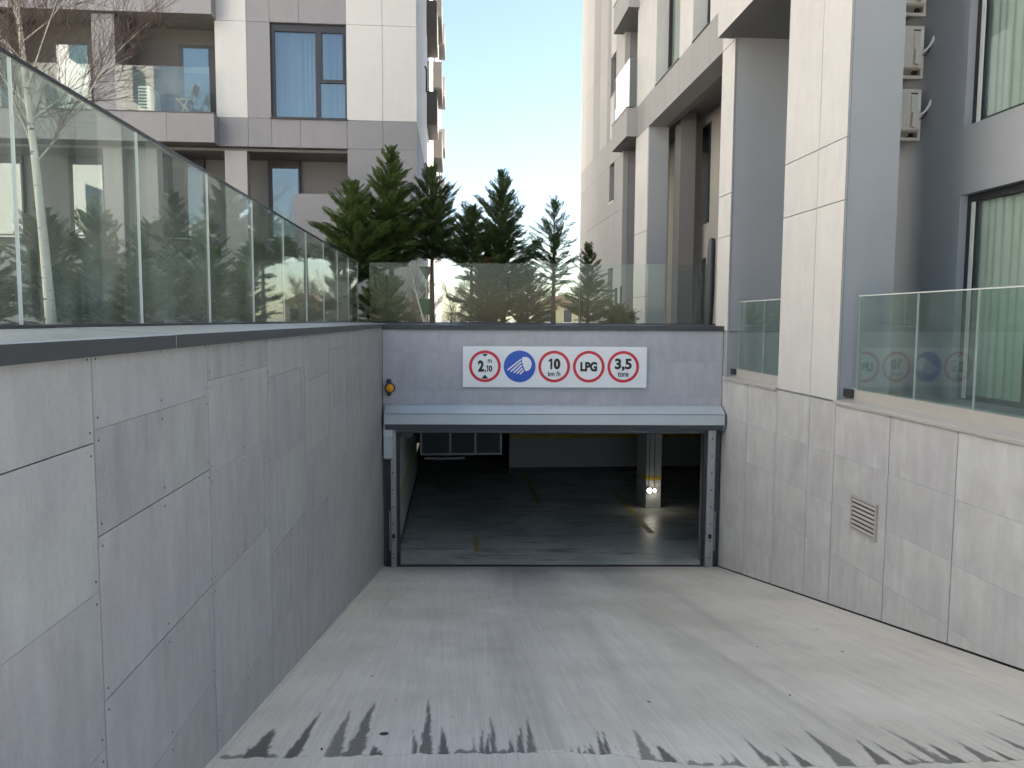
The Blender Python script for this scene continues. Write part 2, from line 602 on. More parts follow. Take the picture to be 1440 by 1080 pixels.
# ------------------------------------------------------------------ ramp
SPIKES = [(-1.112, -0.972, -1.057, 4.399), (-0.899, -0.825, -0.842, 4.675), (-0.691, -0.602, -0.670, 4.733), (-0.594, -0.490, -0.530, 4.935),
          (-0.452, -0.385, -0.445, 4.095), (-0.235, -0.201, -0.242, 4.335), (-0.192, -0.126, -0.175, 4.951), (-0.096, -0.038, -0.074, 4.375),
          (0.091, 0.111, 0.105, 4.181), (0.126, 0.156, 0.159, 4.330), (0.159, 0.187, 0.191, 4.329), (0.187, 0.223, 0.223, 4.615),
          (0.281, 0.320, 0.317, 4.177), (0.327, 0.373, 0.387, 4.422), (0.386, 0.435, 0.450, 4.571), (0.619, 0.638, 0.644, 4.041),
          (0.653, 0.681, 0.686, 4.040), (0.689, 0.704, 0.719, 4.076), (0.720, 0.756, 0.749, 4.108), (0.782, 0.821, 0.830, 4.294),
          (0.813, 0.844, 0.867, 4.335), (0.989, 1.067, 1.062, 4.353), (1.094, 1.178, 1.136, 4.079), (1.323, 1.368, 1.346, 3.812),
          (1.399, 1.452, 1.439, 3.886), (1.467, 1.528, 1.508, 3.919), (1.620, 1.727, 1.668, 4.157), (1.696, 1.773, 1.767, 3.959),
          (1.809, 1.902, 1.850, 4.035), (1.989, 2.145, 2.115, 4.355), (2.227, 2.338, 2.341, 4.171), (2.390, 2.453, 2.414, 4.170),
          (2.501, 2.549, 2.525, 3.992), (2.573, 2.693, 2.622, 4.392), (2.661, 2.774, 2.742, 4.131), (2.838, 2.967, 2.934, 4.128),
          (2.999, 3.080, 3.038, 4.016), (3.182, 3.318, 3.229, 4.276), (3.527, 3.751, 3.547, 4.654), (4.0, 4.15, 4.05, 4.5)]
SEAM = [(-1.24, 3.895), (-0.889, 3.905), (-0.525, 3.919), (-0.154, 3.944), (0.227, 3.948), (0.613, 3.952), (0.84, 3.916), (1.186, 3.765),
        (1.554, 3.729), (2.094, 3.729), (3.096, 3.79), (4.6, 4.0)]


def make_ramp():
    X = np.linspace(XL + 0.004, XR - 0.004, 520)
    Y = np.concatenate([np.arange(0, 3.6, 0.4), np.arange(3.6, 5.1, 0.011), np.arange(5.1, 13.0, 0.25)])
    rng = np.random.default_rng(3)
    nx, ny = len(X), len(Y) + 1
    GX = np.repeat(X[None, :], ny, 0)
    yend = EA.y + (X - XL) * math.tan(EANG) + 0.02
    GY = np.vstack([np.repeat(Y[:, None], nx, 1), yend[None, :]])
    T = (GX - XL) / (XR - XL)
    a = -1.42 - 0.2175 * GY
    GZr = a + ((-1.654 - 0.205 * GY) - a) * T
    seam = np.interp(GX, [s[0] for s in SEAM], [s[1] for s in SEAM])
    seam = seam + 0.008 * np.sin(GX * 23) + 0.006 * np.sin(GX * 61 + 1)
    wet = np.zeros_like(GX)
    jag = np.zeros_like(GX)
    for k, (fx, fy, ph) in enumerate(((90, 14, 0.3), (170, 31, 1.7), (47, 60, 2.9), (260, 20, .9))):
        jag += np.sin(GX * fx + np.sin(GY * fy + ph) * 2 + ph) / (k + 1.5)
    jagx = np.sin(GX * 240) + np.sin(GX * 391 + 1.0) + np.sin(GX * 133 + 2)
    for x0, x1, tx, ty in SPIKES:
        base = float(np.interp((x0 + x1) / 2, [s[0] for s in SEAM], [s[1] for s in SEAM]))
        ty2 = max(ty, base + 0.06)
        s = np.clip((GY + 0.012 * jagx - base) / (ty2 - base), 0, 1)
        c = (x0 + x1) / 2 + (tx - (x0 + x1) / 2) * s + 0.006 * np.sin(GY * 9 + x0 * 40) * s
        h = (x1 - x0) / 2 * (0.98 if x0 < 1.2 else 0.72) * (1 - s) ** (0.8 if x0 < 1.2 else 1.15) * (1 + 0.2 * jag)
        d = h - np.abs(GX - c)
        w = np.clip(d / 0.008 + 0.5, 0, 1) * (GY > seam) * (GY < ty2 + 0.03)
        w *= np.clip(1.1 - 0.35 * rng.random(), 0, 1)
        wet = np.maximum(wet, w)
    fr = 0.05 * np.clip(np.sin(GX * 5 + 1) + 0.6 * np.sin(GX * 31) + 0.4 * np.sin(GX * 77) - 0.1, 0, 2)
    wet = np.maximum(wet, 0.75 * np.clip((fr - (GY - seam)) / 0.01, 0, 1) * (GY > seam))
    crack = np.clip(1 - np.abs(GY - seam) / 0.011, 0, 1) * np.clip(0.75 + 0.4 * np.sin(GX * 9) + 0.3 * np.sin(GX * 37), 0.1, 1)
    GZr = GZr + np.where(GY < seam, 0.006, 0.0)
    wob = 0.08 * np.sin(GY * 1.7) + 0.05 * np.sin(GY * 4.1)
    dust_sheen = np.clip(1 - (GX - XL) / (0.42 + wob), 0, 1) ** 0.8 + 0.9 * np.clip((GX - 2.9 + wob) / 1.5, 0, 1)  # dusty left edge; right side painted paler for the sky's sheen
    dust_sheen = np.clip(dust_sheen, 0, 1) * np.clip((GY - 3.9) / 0.5, 0.2, 1)
    track = np.exp(-((GX - 0.95 - 0.02 * GY) / 0.5) ** 2) + np.exp(-((GX - 2.55) / 0.55) ** 2)
    dirt = np.clip(track, 0, 1) * np.clip((GY - 5.5) / 7, 0, 1) * 0.75 + 0.55 * np.clip((GY - 11.8) / 1.3, 0, 1)
    for tx, tw in ((0.45, 0.10), (0.62, 0.05), (2.02, 0.11), (2.22, 0.05), (1.2, 0.07), (2.75, 0.07)):
        wav = tx + 0.10 * np.sin(GY * 0.45 + tx * 3) + 0.03 * (GY - 4)
        dirt += 0.32 * np.exp(-((GX - wav) / tw) ** 2) * np.clip(0.5 + 0.7 * np.sin(GY * 0.9 + tx * 7), 0, 1) * (GY > 4)
    dirt = np.clip(dirt, 0, 1)
    V = np.stack([GX, GY, GZr], -1).reshape(-1, 3)
    idx = np.arange(nx * ny).reshape(ny, nx)
    F = np.stack([idx[:-1, :-1], idx[:-1, 1:], idx[1:, 1:], idx[1:, :-1]], -1).reshape(-1, 4)
    me = bpy.data.meshes.new('ramp')
    me.from_pydata(V.tolist(), [], F.tolist())
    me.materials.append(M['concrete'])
    for nm, arr in (('wet', wet), ('crack', crack), ('dust_sheen', dust_sheen), ('dirt', dirt)):
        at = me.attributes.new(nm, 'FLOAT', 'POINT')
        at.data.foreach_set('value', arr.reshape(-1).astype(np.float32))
    return struct(link('ramp', me))


make_ramp()

# small things lying on the ramp
dc = MB().lathe([(0.026, 0), (0.026, 0.003), (0.016, 0.004)], (-0.41, 4.28, ramp_z(-0.41, 4.28) + 0.001), (0, 0.21, 1), 18).build('drain_cap', M['darksteel'])
tag(dc, 'small round dark metal cap set in the concrete between two wet streaks', 'drain cap')
lit = [(-0.72, 4.03), (-0.62, 5.6), (2.35, 5.05), (2.75, 6.6), (3.45, 6.4), (1.3, 4.9), (3.7, 7.4)]
fl_me = None
for i, (x, y) in enumerate(lit):
    if fl_me is None:
        b = MB().add([(-.02, -.006, 0), (0, -.009, .006), (.022, -.003, .002), (.017, .006, .001), (-.004, .008, .007), (-.021, .004, 0), (0, 0, .010)],
                     [(0, 1, 6), (1, 2, 6), (2, 3, 6), (3, 4, 6), (4, 5, 6), (5, 0, 6)])
        o = b.build('leaf_scrap', M['trunk'])
        fl_me = o.data
    else:
        o = link('leaf_scrap', fl_me)
    o.location = (x, y, ramp_z(x, y) + 0.002)
    o.rotation_euler = (-0.2, 0, random.uniform(0, 6))
    o.scale = (0.7, 0.7, 0.5)
    tag(o, 'tiny dark leaf scrap lying on the concrete ramp', 'leaf scrap', 'leaf scraps scattered on the ramp')

# ------------------------------------------------------------------ left retaining wall of the ramp
lw = thing('retaining_wall', (XL, 6.5, -4.3), 'retaining wall of grey cement boards running down beside the ramp under the birch', 'wall')
slab('wall_backing', XL - 0.32, XL - 0.016, 0.0, 13.9, -4.6, -0.13, M['backing'], lw)
cols = [0.0, 1.45, 2.72, 3.95, 5.18, 6.42, 7.66, 8.90, 10.14, 11.38, 12.62, 13.245]
rows0 = {0: [-0.55, -1.05, -1.6], 1: [-0.43, -0.95, -1.52, -2.1], 2: [-0.385, -0.76, -1.36, -1.85, -2.4], 3: [-0.31, -0.79, -1.37, -2.12, -2.7]}
riv = None
for ci in range(len(cols) - 1):
    y0, y1 = cols[ci], cols[ci + 1]
    r = list(rows0.get(ci, []))
    if not r:
        z = -0.22 - 0.35 * ((ci * 0.37) % 1)
        while z > -4.2:
            r.append(z)
            z -= 0.6
    else:
        while r[-1] > -4.2:
            r.append(r[-1] - 0.6)
    edges = [-0.10] + r + [-4.6]
    for k in range(len(edges) - 1):
        z1, z0 = edges[k], edges[k + 1]
        g = 0.005 if ci in (1, 2) else 0.0045
        gh = 0.004 if (ci, k) in ((1, 0), (2, 2)) else 0.001
        poly = clip_low([(y0 + g, z0 + gh), (y1 - g, z0 + gh), (y1 - g, z1 - gh), (y0 + g, z1 - gh)], -1.42 + 0.012, -0.2175)
        if len(poly) < 3 or (max(p[1] for p in poly) - min(p[1] for p in poly)) < 0.03:
            continue
        off = random.uniform(0, 0.0015)
        p = MB().prism(poly, 'x', XL - 0.012 - off, XL - off).build('cladding_board', M['board'], lw)
        if ci in (1, 2, 3, 4, 5):
            for yy in (y0 + 0.03, (y0 + y1) / 2, y1 - 0.03):
                for zz in (z0 + 0.04, z1 - 0.04):
                    if zz < -1.36 - 0.2175 * yy:
                        continue
                    if riv is None:
                        q = MB().lathe([(0.0045, 0), (0.004, 0.0015), (0.002, 0.0022)], (0, 0, 0), (1, 0, 0), 8).build('rivet', M['darksteel'], p)
                        riv = q.data
                    else:
                        q = link('rivet', riv, p)
                    q.location = (XL, yy, zz)

mf = MB()
yf = [0.0] + [0.6 * k + 0.3 for k in range(1, 22)] + [13.2]
for a, b_ in zip(yf[:-1], yf[1:]):
    w0, w1 = 0.018 + 0.008 * math.sin(a * 5), 0.018 + 0.008 * math.sin(b_ * 5)
    mf.add([(XL - 0.01, a, ramp_z(XL, a) + 0.02), (XL + w0, a, ramp_z(XL, a) + 0.002), (XL + w1, b_, ramp_z(XL, b_) + 0.002), (XL - 0.01, b_, ramp_z(XL, b_) + 0.02)], [(0, 1, 2, 3)])
mf.build('mortar_fillet', M['mortar'], lw)

# left coping: sheets along the wall, sloping to the ramp
cp = thing('wall_coping', (XL - 0.25, 6, -0.12), 'metal coping with dark front lip on the long wall beside the ramp', 'coping')
segs = [-11.0, -8.0, -5.0, -2.2, 0.7, 3.46, 6.3, 9.1, 11.9, 14.0]
for i in range(len(segs) - 1):
    d = 0.0015 * (i % 2)
    prof = [(XL + 0.024 + d, -0.130), (XL + 0.024 + d, -0.072 + d), (XL + 0.018, -0.067 + d), (-1.80, -0.040 + d), (-1.80, -0.06), (XL - 0.02, -0.09), (XL + 0.012, -0.130)]
    mb = MB().prism(prof, 'y', segs[i] + 0.0015, segs[i + 1] - 0.0015)
    mb.m = [1 if True else 0] * len(mb.m)
    # front lip dark (the faces made of profile points 0-1-2)
    n = len(prof)
    mb.m = [0] * len(mb.f)
    mb.m[2] = 1
    mb.m[2 + n - 1] = 1
    mb.build('coping_sheet', [M['coping'], M['coping_dark']], cp)


# ------------------------------------------------------------------ glass balustrades
def pane_obj(name, x0, x1, y0, y1, z0, z1, parent, m, frame=None, edge=True):
    mb = MB().box(x0, x1, y0, y1, z0, z1)
    dx, dy = x1 - x0, y1 - y0
    # faces: bottom, top, -y, +x, +y, -x
    if dx < dy:
        mb.m = [1, 1, 1, 0, 1, 0]
    else:
        mb.m = [1, 1, 0, 1, 0, 1]
    return mb.build(name, [m, M['edge'] if edge else m], parent, frame)


GX_L = -1.74
bl = thing('glass_balustrade', (GX_L, 6, -0.04), 'long clear glass balustrade with dark handrail above the wall in front of the birch', 'balustrade')
yy = 3.235 - 1.2 * 11
while yy < 14.0:
    y1 = min(yy + 1.2, 14.16)
    pane_obj('pane', GX_L - 0.006, GX_L + 0.006, yy + 0.004, y1 - 0.004, -0.05, 1.015, bl, M['glass'])
    slab('joint_seal', GX_L - 0.004, GX_L + 0.004, yy - 0.0042, yy + 0.0042, -0.045, 1.012, M['edge'], bl)
    yy += 1.2
MB().box(GX_L - 0.010, GX_L + 0.010, -10, 14.16, 1.016, 1.031).build('handrail', M['rail'], bl)
MB().box(GX_L - 0.020, GX_L + 0.020, -10, 14.16, -0.06, -0.028).build('base_channel', M['coping_dark'], bl)

# ------------------------------------------------------------------ end wall above the garage door
ew = thing('garage_end_wall', (1.7, 13.1, -1.8), 'lilac grey cement board wall above the garage entrance carrying the white sign', 'wall')
slab('wall_backing', 0.0, EW, 0.014, 0.34, -1.95, -0.17, M['backing'], ew, EF)
ub = [0.0, 0.927, 2.245, 3.54, 4.86, EW]
for i in range(5):
    zs = [-0.165, -0.55, -1.205, -1.9] if i != 4 else [-0.165, -0.69, -1.30, -1.9]
    for k in range(3):
        MB().box(ub[i] + 0.004, ub[i + 1] - 0.004, -random.uniform(0, 0.001), 0.012, zs[k + 1] + 0.001, zs[k] - 0.001).build('cladding_board', M['board_end'], ew, EF)
for i in (1, 2, 3, 4):
    slab('joint_strip', ub[i] - 0.0045, ub[i] + 0.0045, 0.004, 0.013, -1.9, -0.166, M['galv'], ew, EF)
# jamb strips beside the opening
slab('jamb', 0.0, 0.20, 0.02, 0.34, -4.32, -1.95, M['render_dark'], ew, EF)
slab('jamb', 5.60, EW, 0.02, 0.34, -4.32, -1.95, M['render_dark'], ew, EF)

ec = thing('wall_coping', (1.7, 13.4, -0.16), 'anthracite coping along the top of the wall above the garage door', 'coping')
MB().prism([(-0.03, -0.165), (-0.03, -0.088), (-0.024, -0.082), (0.98, -0.06), (0.98, -0.1), (0.0, -0.14), (-0.018, -0.165)], 'x', 0.02, 5.86).build('coping_sheet', M['coping_dark'], ec, EF)

eb = thing('glass_balustrade', (1.5, 14, -0.06), 'glass balustrade above the garage sign with the cypresses behind it', 'balustrade')
E2 = EF @ Matrix.Translation((0, 0.93, 0))
ue = [-0.36, 0.93, 2.16, 3.46, 4.70, 5.96]
for i in range(5):
    pane_obj('pane', ue[i] + 0.004, ue[i + 1] - 0.004, -0.009, 0.009, -0.07, 1.03, eb, M['glass_clear'], E2)
slab('base_channel', -0.36, 5.96, -0.03, 0.03, -0.11, -0.045, M['coping_dark'], eb, E2)


# ------------------------------------------------------------------ sign board
def text_mesh(body, size, bold, sx):
    cu = bpy.data.curves.new('lettering', 'FONT')
    cu.body = body
    cu.size = size
    cu.align_x = 'CENTER'
    cu.align_y = 'CENTER'
    cu.extrude = 0.0008
    cu.offset = bold
    ob = bpy.data.objects.new('lettering_curve', cu)
    COL.objects.link(ob)
    dg = bpy.context.evaluated_depsgraph_get()
    me = bpy.data.meshes.new_from_object(ob.evaluated_get(dg))
    bpy.data.objects.remove(ob)
    bpy.data.curves.remove(cu)
    xs = [v.co.x for v in me.vertices]
    ys = [v.co.y for v in me.vertices]
    cx, cy = (min(xs) + max(xs)) / 2, (min(ys) + max(ys)) / 2
    for v in me.vertices:
        v.co = Vector(((v.co.x - cx) * sx, (v.co.y - cy), v.co.z))
    me.name = 'lettering'
    return me, (max(xs) - min(xs)) * sx, max(ys) - min(ys)


sg = thing('garage_sign', EF @ Vector((2.95, -0.02, -1.144)), 'white sign board with five round traffic symbols above the garage door', 'sign')
slab('board', 1.375, 4.53, -0.035, -0.004, -1.144, -0.447, M['signwhite'], sg, EF, bevel=0.003)
slab('board_edge', 1.369, 4.536, -0.030, -0.006, -1.150, -0.441, M['galv'], sg, EF)
SR, SZ = 0.272, -0.786


def ring(mb, u, z, r0, r1, v0, v1, n=48):
    vs, fs = [], []
    for k in range(n):
        t = 2 * math.pi * k / n
        c, s = math.cos(t), math.sin(t)
        vs += [(u + r0 * c, v0, z + r0 * s), (u + r1 * c, v0, z + r1 * s), (u + r1 * c, v1, z + r1 * s), (u + r0 * c, v1, z + r0 * s)]
    for k in range(n):
        a, b_ = 4 * k, 4 * ((k + 1) % n)
        for j in range(4):
            j2 = (j + 1) % 4
            fs.append((a + j, a + j2, b_ + j2, b_ + j))
    return mb.add(vs, fs)


def letters(body, u, z, width, height, bold, parent):
    me, w, h = text_mesh(body, 1.0, bold, 1.0)
    s = Matrix(((width / w, 0, 0, u), (0, 0, -1, -0.0395), (0, height / h, 0, z), (0, 0, 0, 1)))
    me.transform(EF @ s)
    me.materials.append(M['ink'])
    return link('lettering', me, parent)


def poly_face(name, pts, parent, m, v=-0.040):
    return MB().prism([(p[0], p[1]) for p in pts], 'y', v, v + 0.002).build(name, m, parent, EF)


def one(u, z, w, h, parent):
    t = w * 0.52
    pts = [(u + w / 2 - t, z - h / 2), (u + w / 2, z - h / 2), (u + w / 2, z + h / 2), (u + w / 2 - t * 0.8, z + h / 2), (u - w / 2, z + h * 0.34), (u - w / 2, z + h * 0.18), (u + w / 2 - t, z + h * 0.26)]
    return poly_face('lettering', pts, parent, M['ink'])


labels5 = ['red ringed height limit roundel reading 2,10 m', 'blue roundel with a white dipped headlamp', 'red ringed roundel reading 10 km/h', 'red ringed roundel reading LPG', 'red ringed roundel reading 3,5 tone']
for k in range(5):
    u = 1.753 + 0.593 * k
    if k == 1:
        rd = MB().lathe([(SR, 0), (SR, 0.002)], EF @ Vector((u, -0.0365, SZ)), EF.to_3x3() @ Vector((0, -1, 0)), 48).build('roundel', M['signblue'], sg)
    else:
        rd = MB().lathe([(SR - 0.045, 0), (SR - 0.045, 0.001)], EF @ Vector((u, -0.0362, SZ)), EF.to_3x3() @ Vector((0, -1, 0)), 48).build('roundel', M['signwhite'], sg)
        ring(MB(), u, SZ, SR - 0.048, SR, -0.0385, -0.0355).build('red_ring', M['signred'], rd, EF)
    rd['label'] = labels5[k]
    s = SR / 112.0
    if k == 0:
        letters('2', u - 0.068, SZ + 0.004, 0.105, 0.195, 0.05, rd)
        letters(',', u + 0.008, SZ - 0.083, 0.024, 0.05, 0.04, rd)
        one(u + 0.040, SZ - 0.038, 0.034, 0.105, rd)
        letters('0', u + 0.095, SZ - 0.038, 0.060, 0.105, 0.045, rd)
        letters('m', u + 0.083, SZ + 0.088, 0.07, 0.06, 0.02, rd)
        poly_face('arrow_mark', [(u - 0.052, SZ + 0.212), (u, SZ + 0.162), (u + 0.052, SZ + 0.212)], rd, M['ink'])
        poly_face('arrow_mark', [(u - 0.060, SZ - 0.212), (u + 0.060, SZ - 0.212), (u, SZ - 0.142)], rd, M['ink'])
    elif k == 1:
        pts = []
        D = [(487, 120), (500, 118), (520, 119), (538, 130), (550, 150), (553, 170), (547, 195), (533, 212), (515, 219), (505, 210), (494, 185), (486, 155), (483, 133)]
        poly_face('headlamp_mark', [(u + (x - 468) * s, SZ - (y - 185) * s) for x, y in D], rd, M['signwhite'])
        for (ax, ay, bx, by) in ((478, 135, 383, 211), (480, 155, 405, 222), (484, 176, 427, 230), (489, 196, 449, 236), (497, 212, 471, 240)):
            t = 4.6
            dx, dy = bx - ax, by - ay
            L = math.hypot(dx, dy)
            px, py = -dy / L * t, dx / L * t
            q = [(ax + px, ay + py), (bx + px, by + py), (bx - px, by - py), (ax - px, ay - py)]
            poly_face('beam_mark', [(u + (x - 468) * s, SZ - (y - 185) * s) for x, y in q], rd, M['signwhite'])
    elif k == 2:
        one(u - 0.066, SZ + 0.045, 0.065, 0.185, rd)
        letters('0', u + 0.048, SZ + 0.045, 0.112, 0.188, 0.06, rd)
        letters('km /h', u + 0.0, SZ - 0.125, 0.21, 0.085, 0.02, rd)
    elif k == 3:
        letters('LPG', u, SZ + 0.0, 0.29, 0.165, 0.055, rd)
    else:
        letters('3,5', u, SZ + 0.035, 0.29, 0.215, 0.04, rd)
        letters('tone', u, SZ - 0.13, 0.185, 0.085, 0.02, rd)

# ------------------------------------------------------------------ roller shutter
sh = thing('roller_shutter', EF @ Vector((2.9, -0.15, -4.3)), 'roller shutter with pale blue grey housing rolled up over the garage opening', 'roller shutter')
prof = [(-0.002, -1.455), (-0.10, -1.455), (-0.30, -1.575), (-0.30, -1.755), (-0.22, -1.86), (-0.002, -1.86)]
mb = MB().prism(prof, 'x', 0.075, 5.815)
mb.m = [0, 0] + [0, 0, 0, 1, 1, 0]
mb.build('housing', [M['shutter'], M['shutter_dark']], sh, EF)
MB().box(0.09, 5.80, -0.306, -0.299, -1.581, -1.572).build('housing_seam', M['coping_dark'], sh, EF)
for x0 in (0.066, 5.816):
    MB().prism([(p[0] - 0.004 if p[0] < -0.05 else p[0], p[1] + (0.004 if p[1] > -1.6 else -0.004)) for p in prof], 'x', x0, x0 + 0.009).build('end_plate', M['shutter'], sh, EF)
MB().box(0.24, 5.55, -0.06, -0.02, -1.93, -1.855).build('bottom_bar', M['shutter_dark'], sh, EF)
for side, (a, b_, c, d) in enumerate(((0.05, 0.135, 0.135, 0.235), (5.745, 5.83, 5.60, 5.745))):
    MB().box(a, b_, -0.06, 0.02, -4.29, -1.86).build('guide_backing', M['darksteel'], sh, EF)
    mbg = MB().box(c + 0.004, d - 0.004, -0.10, 0.02, -4.285, -1.86)
    mbg.build('guide_rail', M['galv'], sh, EF, bevel=0.006)
    inner = d if side == 0 else c
    s_ = 1 if side == 0 else -1
    lo, hi = sorted((inner, inner + s_ * 0.05))
    MB().box(lo, hi, -0.05, 0.02, -4.285, -1.86).build('guide_lip', M['darksteel'], sh, EF)
    zb = -2.02
    while zb > -4.2:
        q = EF @ Vector(((c + d) / 2 + (0.01 if side else -0.01), -0.101, zb))
        MB().lathe([(0.014, 0), (0.012, 0.006)], q, EF.to_3x3() @ Vector((0, -1, 0)), 10).build('bolt', M['darksteel'], sh)
        zb -= 0.30
    q = EF @ Vector(((c + d) / 2, -0.10, -3.73))
    MB().box(-0.025, 0.025, -0.05, 0.0, -0.035, 0.035).build('photocell', M['black'], sh, Matrix.Translation(q) @ Matrix.Rotation(EANG, 4, 'Z'), bevel=0.006)
    MB().tube([EF @ Vector((b_ - 0.02 if side == 0 else a + 0.02, -0.075, -3.3)), EF @ Vector((b_ - 0.02 if side == 0 else a + 0.02, -0.075, -4.0))], 0.012, 8).build('conduit', M['galv'], sh)
th = MB().box(0.19, 5.62, -0.03, 0.10, -4.33, -4.285).build('threshold_strip', M['darksteel'], sh, EF)

cb = thing('shutter_motor_box', EF @ Vector((0.11, -0.2, -2.42)), 'grey motor box with white cap at the top of the shutter guide under the housing', 'motor box')
MB().prism([(-0.20, -2.36), (-0.02, -2.42), (-0.02, -1.98), (-0.20, -1.98)], 'x', 0.035, 0.185).build('box', M['shutter'], cb, EF, bevel=0.006)
MB().box(0.032, 0.188, -0.215, -0.02, -1.98, -1.775).build('cap', M['whiteplastic'], cb, EF, bevel=0.01)

wl = thing('warning_lamp', EF @ Vector((0.13, -0.06, -1.16)), 'amber warning lamp in a black rim beside the shutter housing', 'lamp')
axl = EF.to_3x3() @ Vector((0.25, -1, 0)).normalized()
MB().lathe([(0.045, 0), (0.05, 0.05), (0.088, 0.06), (0.092, 0.085), (0.08, 0.09)], EF @ Vector((0.115, -0.012, -1.16)), axl, 20).build('rim', M['black'], wl, smooth=False)
MB().lathe([(0.072, 0.08), (0.068, 0.115), (0.05, 0.14), (0.02, 0.15)], EF @ Vector((0.115, -0.012, -1.16)), axl, 20).build('lens', M['amber'], wl, smooth=True)
MB().lathe([(0.042, 0), (0.045, 0.05), (0.03, 0.08)], EF @ Vector((0.105, -0.012, -1.05)), axl, 14).build('mount', M['black'], wl)
MB().lathe([(0.035, 0), (0.04, 0.04)], EF @ Vector((0.105, -0.012, -1.265)), axl, 14).build('cable_gland', M['black'], wl)

# ------------------------------------------------------------------ garage interior
gf = MB().add([(EA.x, 13.28, -4.275), (9.6, 12.6, -4.275), (9.6, 27, -4.275), (EA.x, 27, -4.275)], [(0, 1, 2, 3)]).build('garage_floor', M['gfloor'])
struct(gf)
for (x0, x1, y0, y1) in ((0.35, 0.45, 13.9, 14.9), (3.9, 4.02, 15.0, 18.6), (1.9, 2.0, 17.6, 21.2), (6.3, 6.4, 16.5, 21.2)):
    MB().add([(x0, y0, -4.271), (x1, y0, -4.271), (x1, y1, -4.271), (x0, y1, -4.271)], [(0, 1, 2, 3)]).build('bay_line', M['yellow_worn'], gf)
struct(MB().box(-1.5, 9.8, 13.62, 27.2, -1.74 - 0.25, -1.80).build('garage_ceiling', M['garageceil']))
gi = thing('garage_interior_wall', (-1.2, 17, -4.3), 'white painted side wall inside the garage with a yellow stripe beside the duct', 'wall')
slab('wall', -1.35, -1.03, 13.59, 20.6, -4.3, -1.99, M['garagewall'], gi)
slab('stripe', -1.03, -1.027, 13.6, 20.59, -3.28, -3.18, M['yellow'], gi)
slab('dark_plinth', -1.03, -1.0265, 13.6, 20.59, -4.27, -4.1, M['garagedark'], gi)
gi = thing('garage_interior_wall', (5, 21.4, -4.3), 'white painted rear wall across the garage with a yellow stripe behind the column', 'wall')
slab('wall', 1.52, 9.7, 21.3, 21.6, -4.3, -1.99, M['garagewall'], gi)
slab('stripe', 1.525, 9.6, 21.296, 21.3, -3.30, -3.20, M['yellow'], gi)
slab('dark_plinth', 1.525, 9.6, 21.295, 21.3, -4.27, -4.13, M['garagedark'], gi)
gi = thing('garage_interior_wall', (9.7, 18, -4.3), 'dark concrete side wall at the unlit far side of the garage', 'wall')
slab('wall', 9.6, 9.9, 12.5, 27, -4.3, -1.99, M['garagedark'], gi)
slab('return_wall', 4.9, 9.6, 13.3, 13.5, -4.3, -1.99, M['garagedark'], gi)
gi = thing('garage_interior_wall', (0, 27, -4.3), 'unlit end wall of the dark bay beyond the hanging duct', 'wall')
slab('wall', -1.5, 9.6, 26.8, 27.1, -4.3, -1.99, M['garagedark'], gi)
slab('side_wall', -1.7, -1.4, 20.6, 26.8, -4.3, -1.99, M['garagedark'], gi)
gc = thing('garage_column', (4.5, 17.4, -4.27), 'white painted square column with yellow band inside the garage', 'column')
slab('shaft', 4.35, 4.70, 17.03, 17.95, -4.275, -1.99, M['garagewall'], gc, bevel=0.008)
slab('band', 4.346, 4.704, 17.026, 17.954, -3.62, -3.54, M['yellow'], gc)
for i, (x, lab) in enumerate(((4.415, 'larger'), (4.535, 'smaller'))):
    t = thing('column_lamp', (x, 17.0, -3.85), 'lit oval lamp on the garage column, the %s of the two' % lab, 'lamp', 'lit lamps on the garage column')
    r = 0.062 if i == 0 else 0.042
    MB().lathe([(r * 0.6, 0), (r, 0.02), (r, 0.05), (r * 0.9, 0.055)], (x, 17.02, -3.85), (0, -1, 0), 16).build('base', M['galv'], t)
    o = MB().lathe([(r * 0.85, 0.05), (r * 0.8, 0.08), (r * 0.5, 0.105), (r * 0.15, 0.112)], (x, 17.02, -3.85), (0, -1, 0), 16).build('bulb', M['bulb'], t, smooth=True)
    MB().tube([(x, 17.015, -3.79), (x, 17.015, -2.0)], 0.009, 6).build('conduit', M['garagedark'], t)
dt = thing('air_duct', (0.1, 15.8, -2.7), 'dark rectangular air duct with foil taped edges hanging inside the garage', 'air duct')
slab('duct_body', -0.69, 0.93, 15.5, 19.0, -2.70, -1.99, M['ductdark'], dt)
for x in (-0.69, -0.10, 0.41, 0.93):
    slab('flange', x - 0.02, x + 0.02, 15.485, 15.5, -2.72, -1.99, M['foil'], dt)
slab('flange', -0.71, 0.95, 15.48, 15.5, -2.735, -2.70, M['foil'], dt)
MB().tube([(-0.62, 15.45, -2.79), (-0.3, 15.45, -2.80), (0.2, 15.46, -2.79)], 0.03, 8).build('foil_pipe', M['foil'], dt)
pp = MB().tube([(-0.86, 14.2, -2.10), (-0.86, 20.0, -2.10)], 0.09, 12).build('ceiling_pipe', M['shutter_dark'])
tag(pp, 'dark round pipe under the garage ceiling next to the striped side wall', 'pipe')

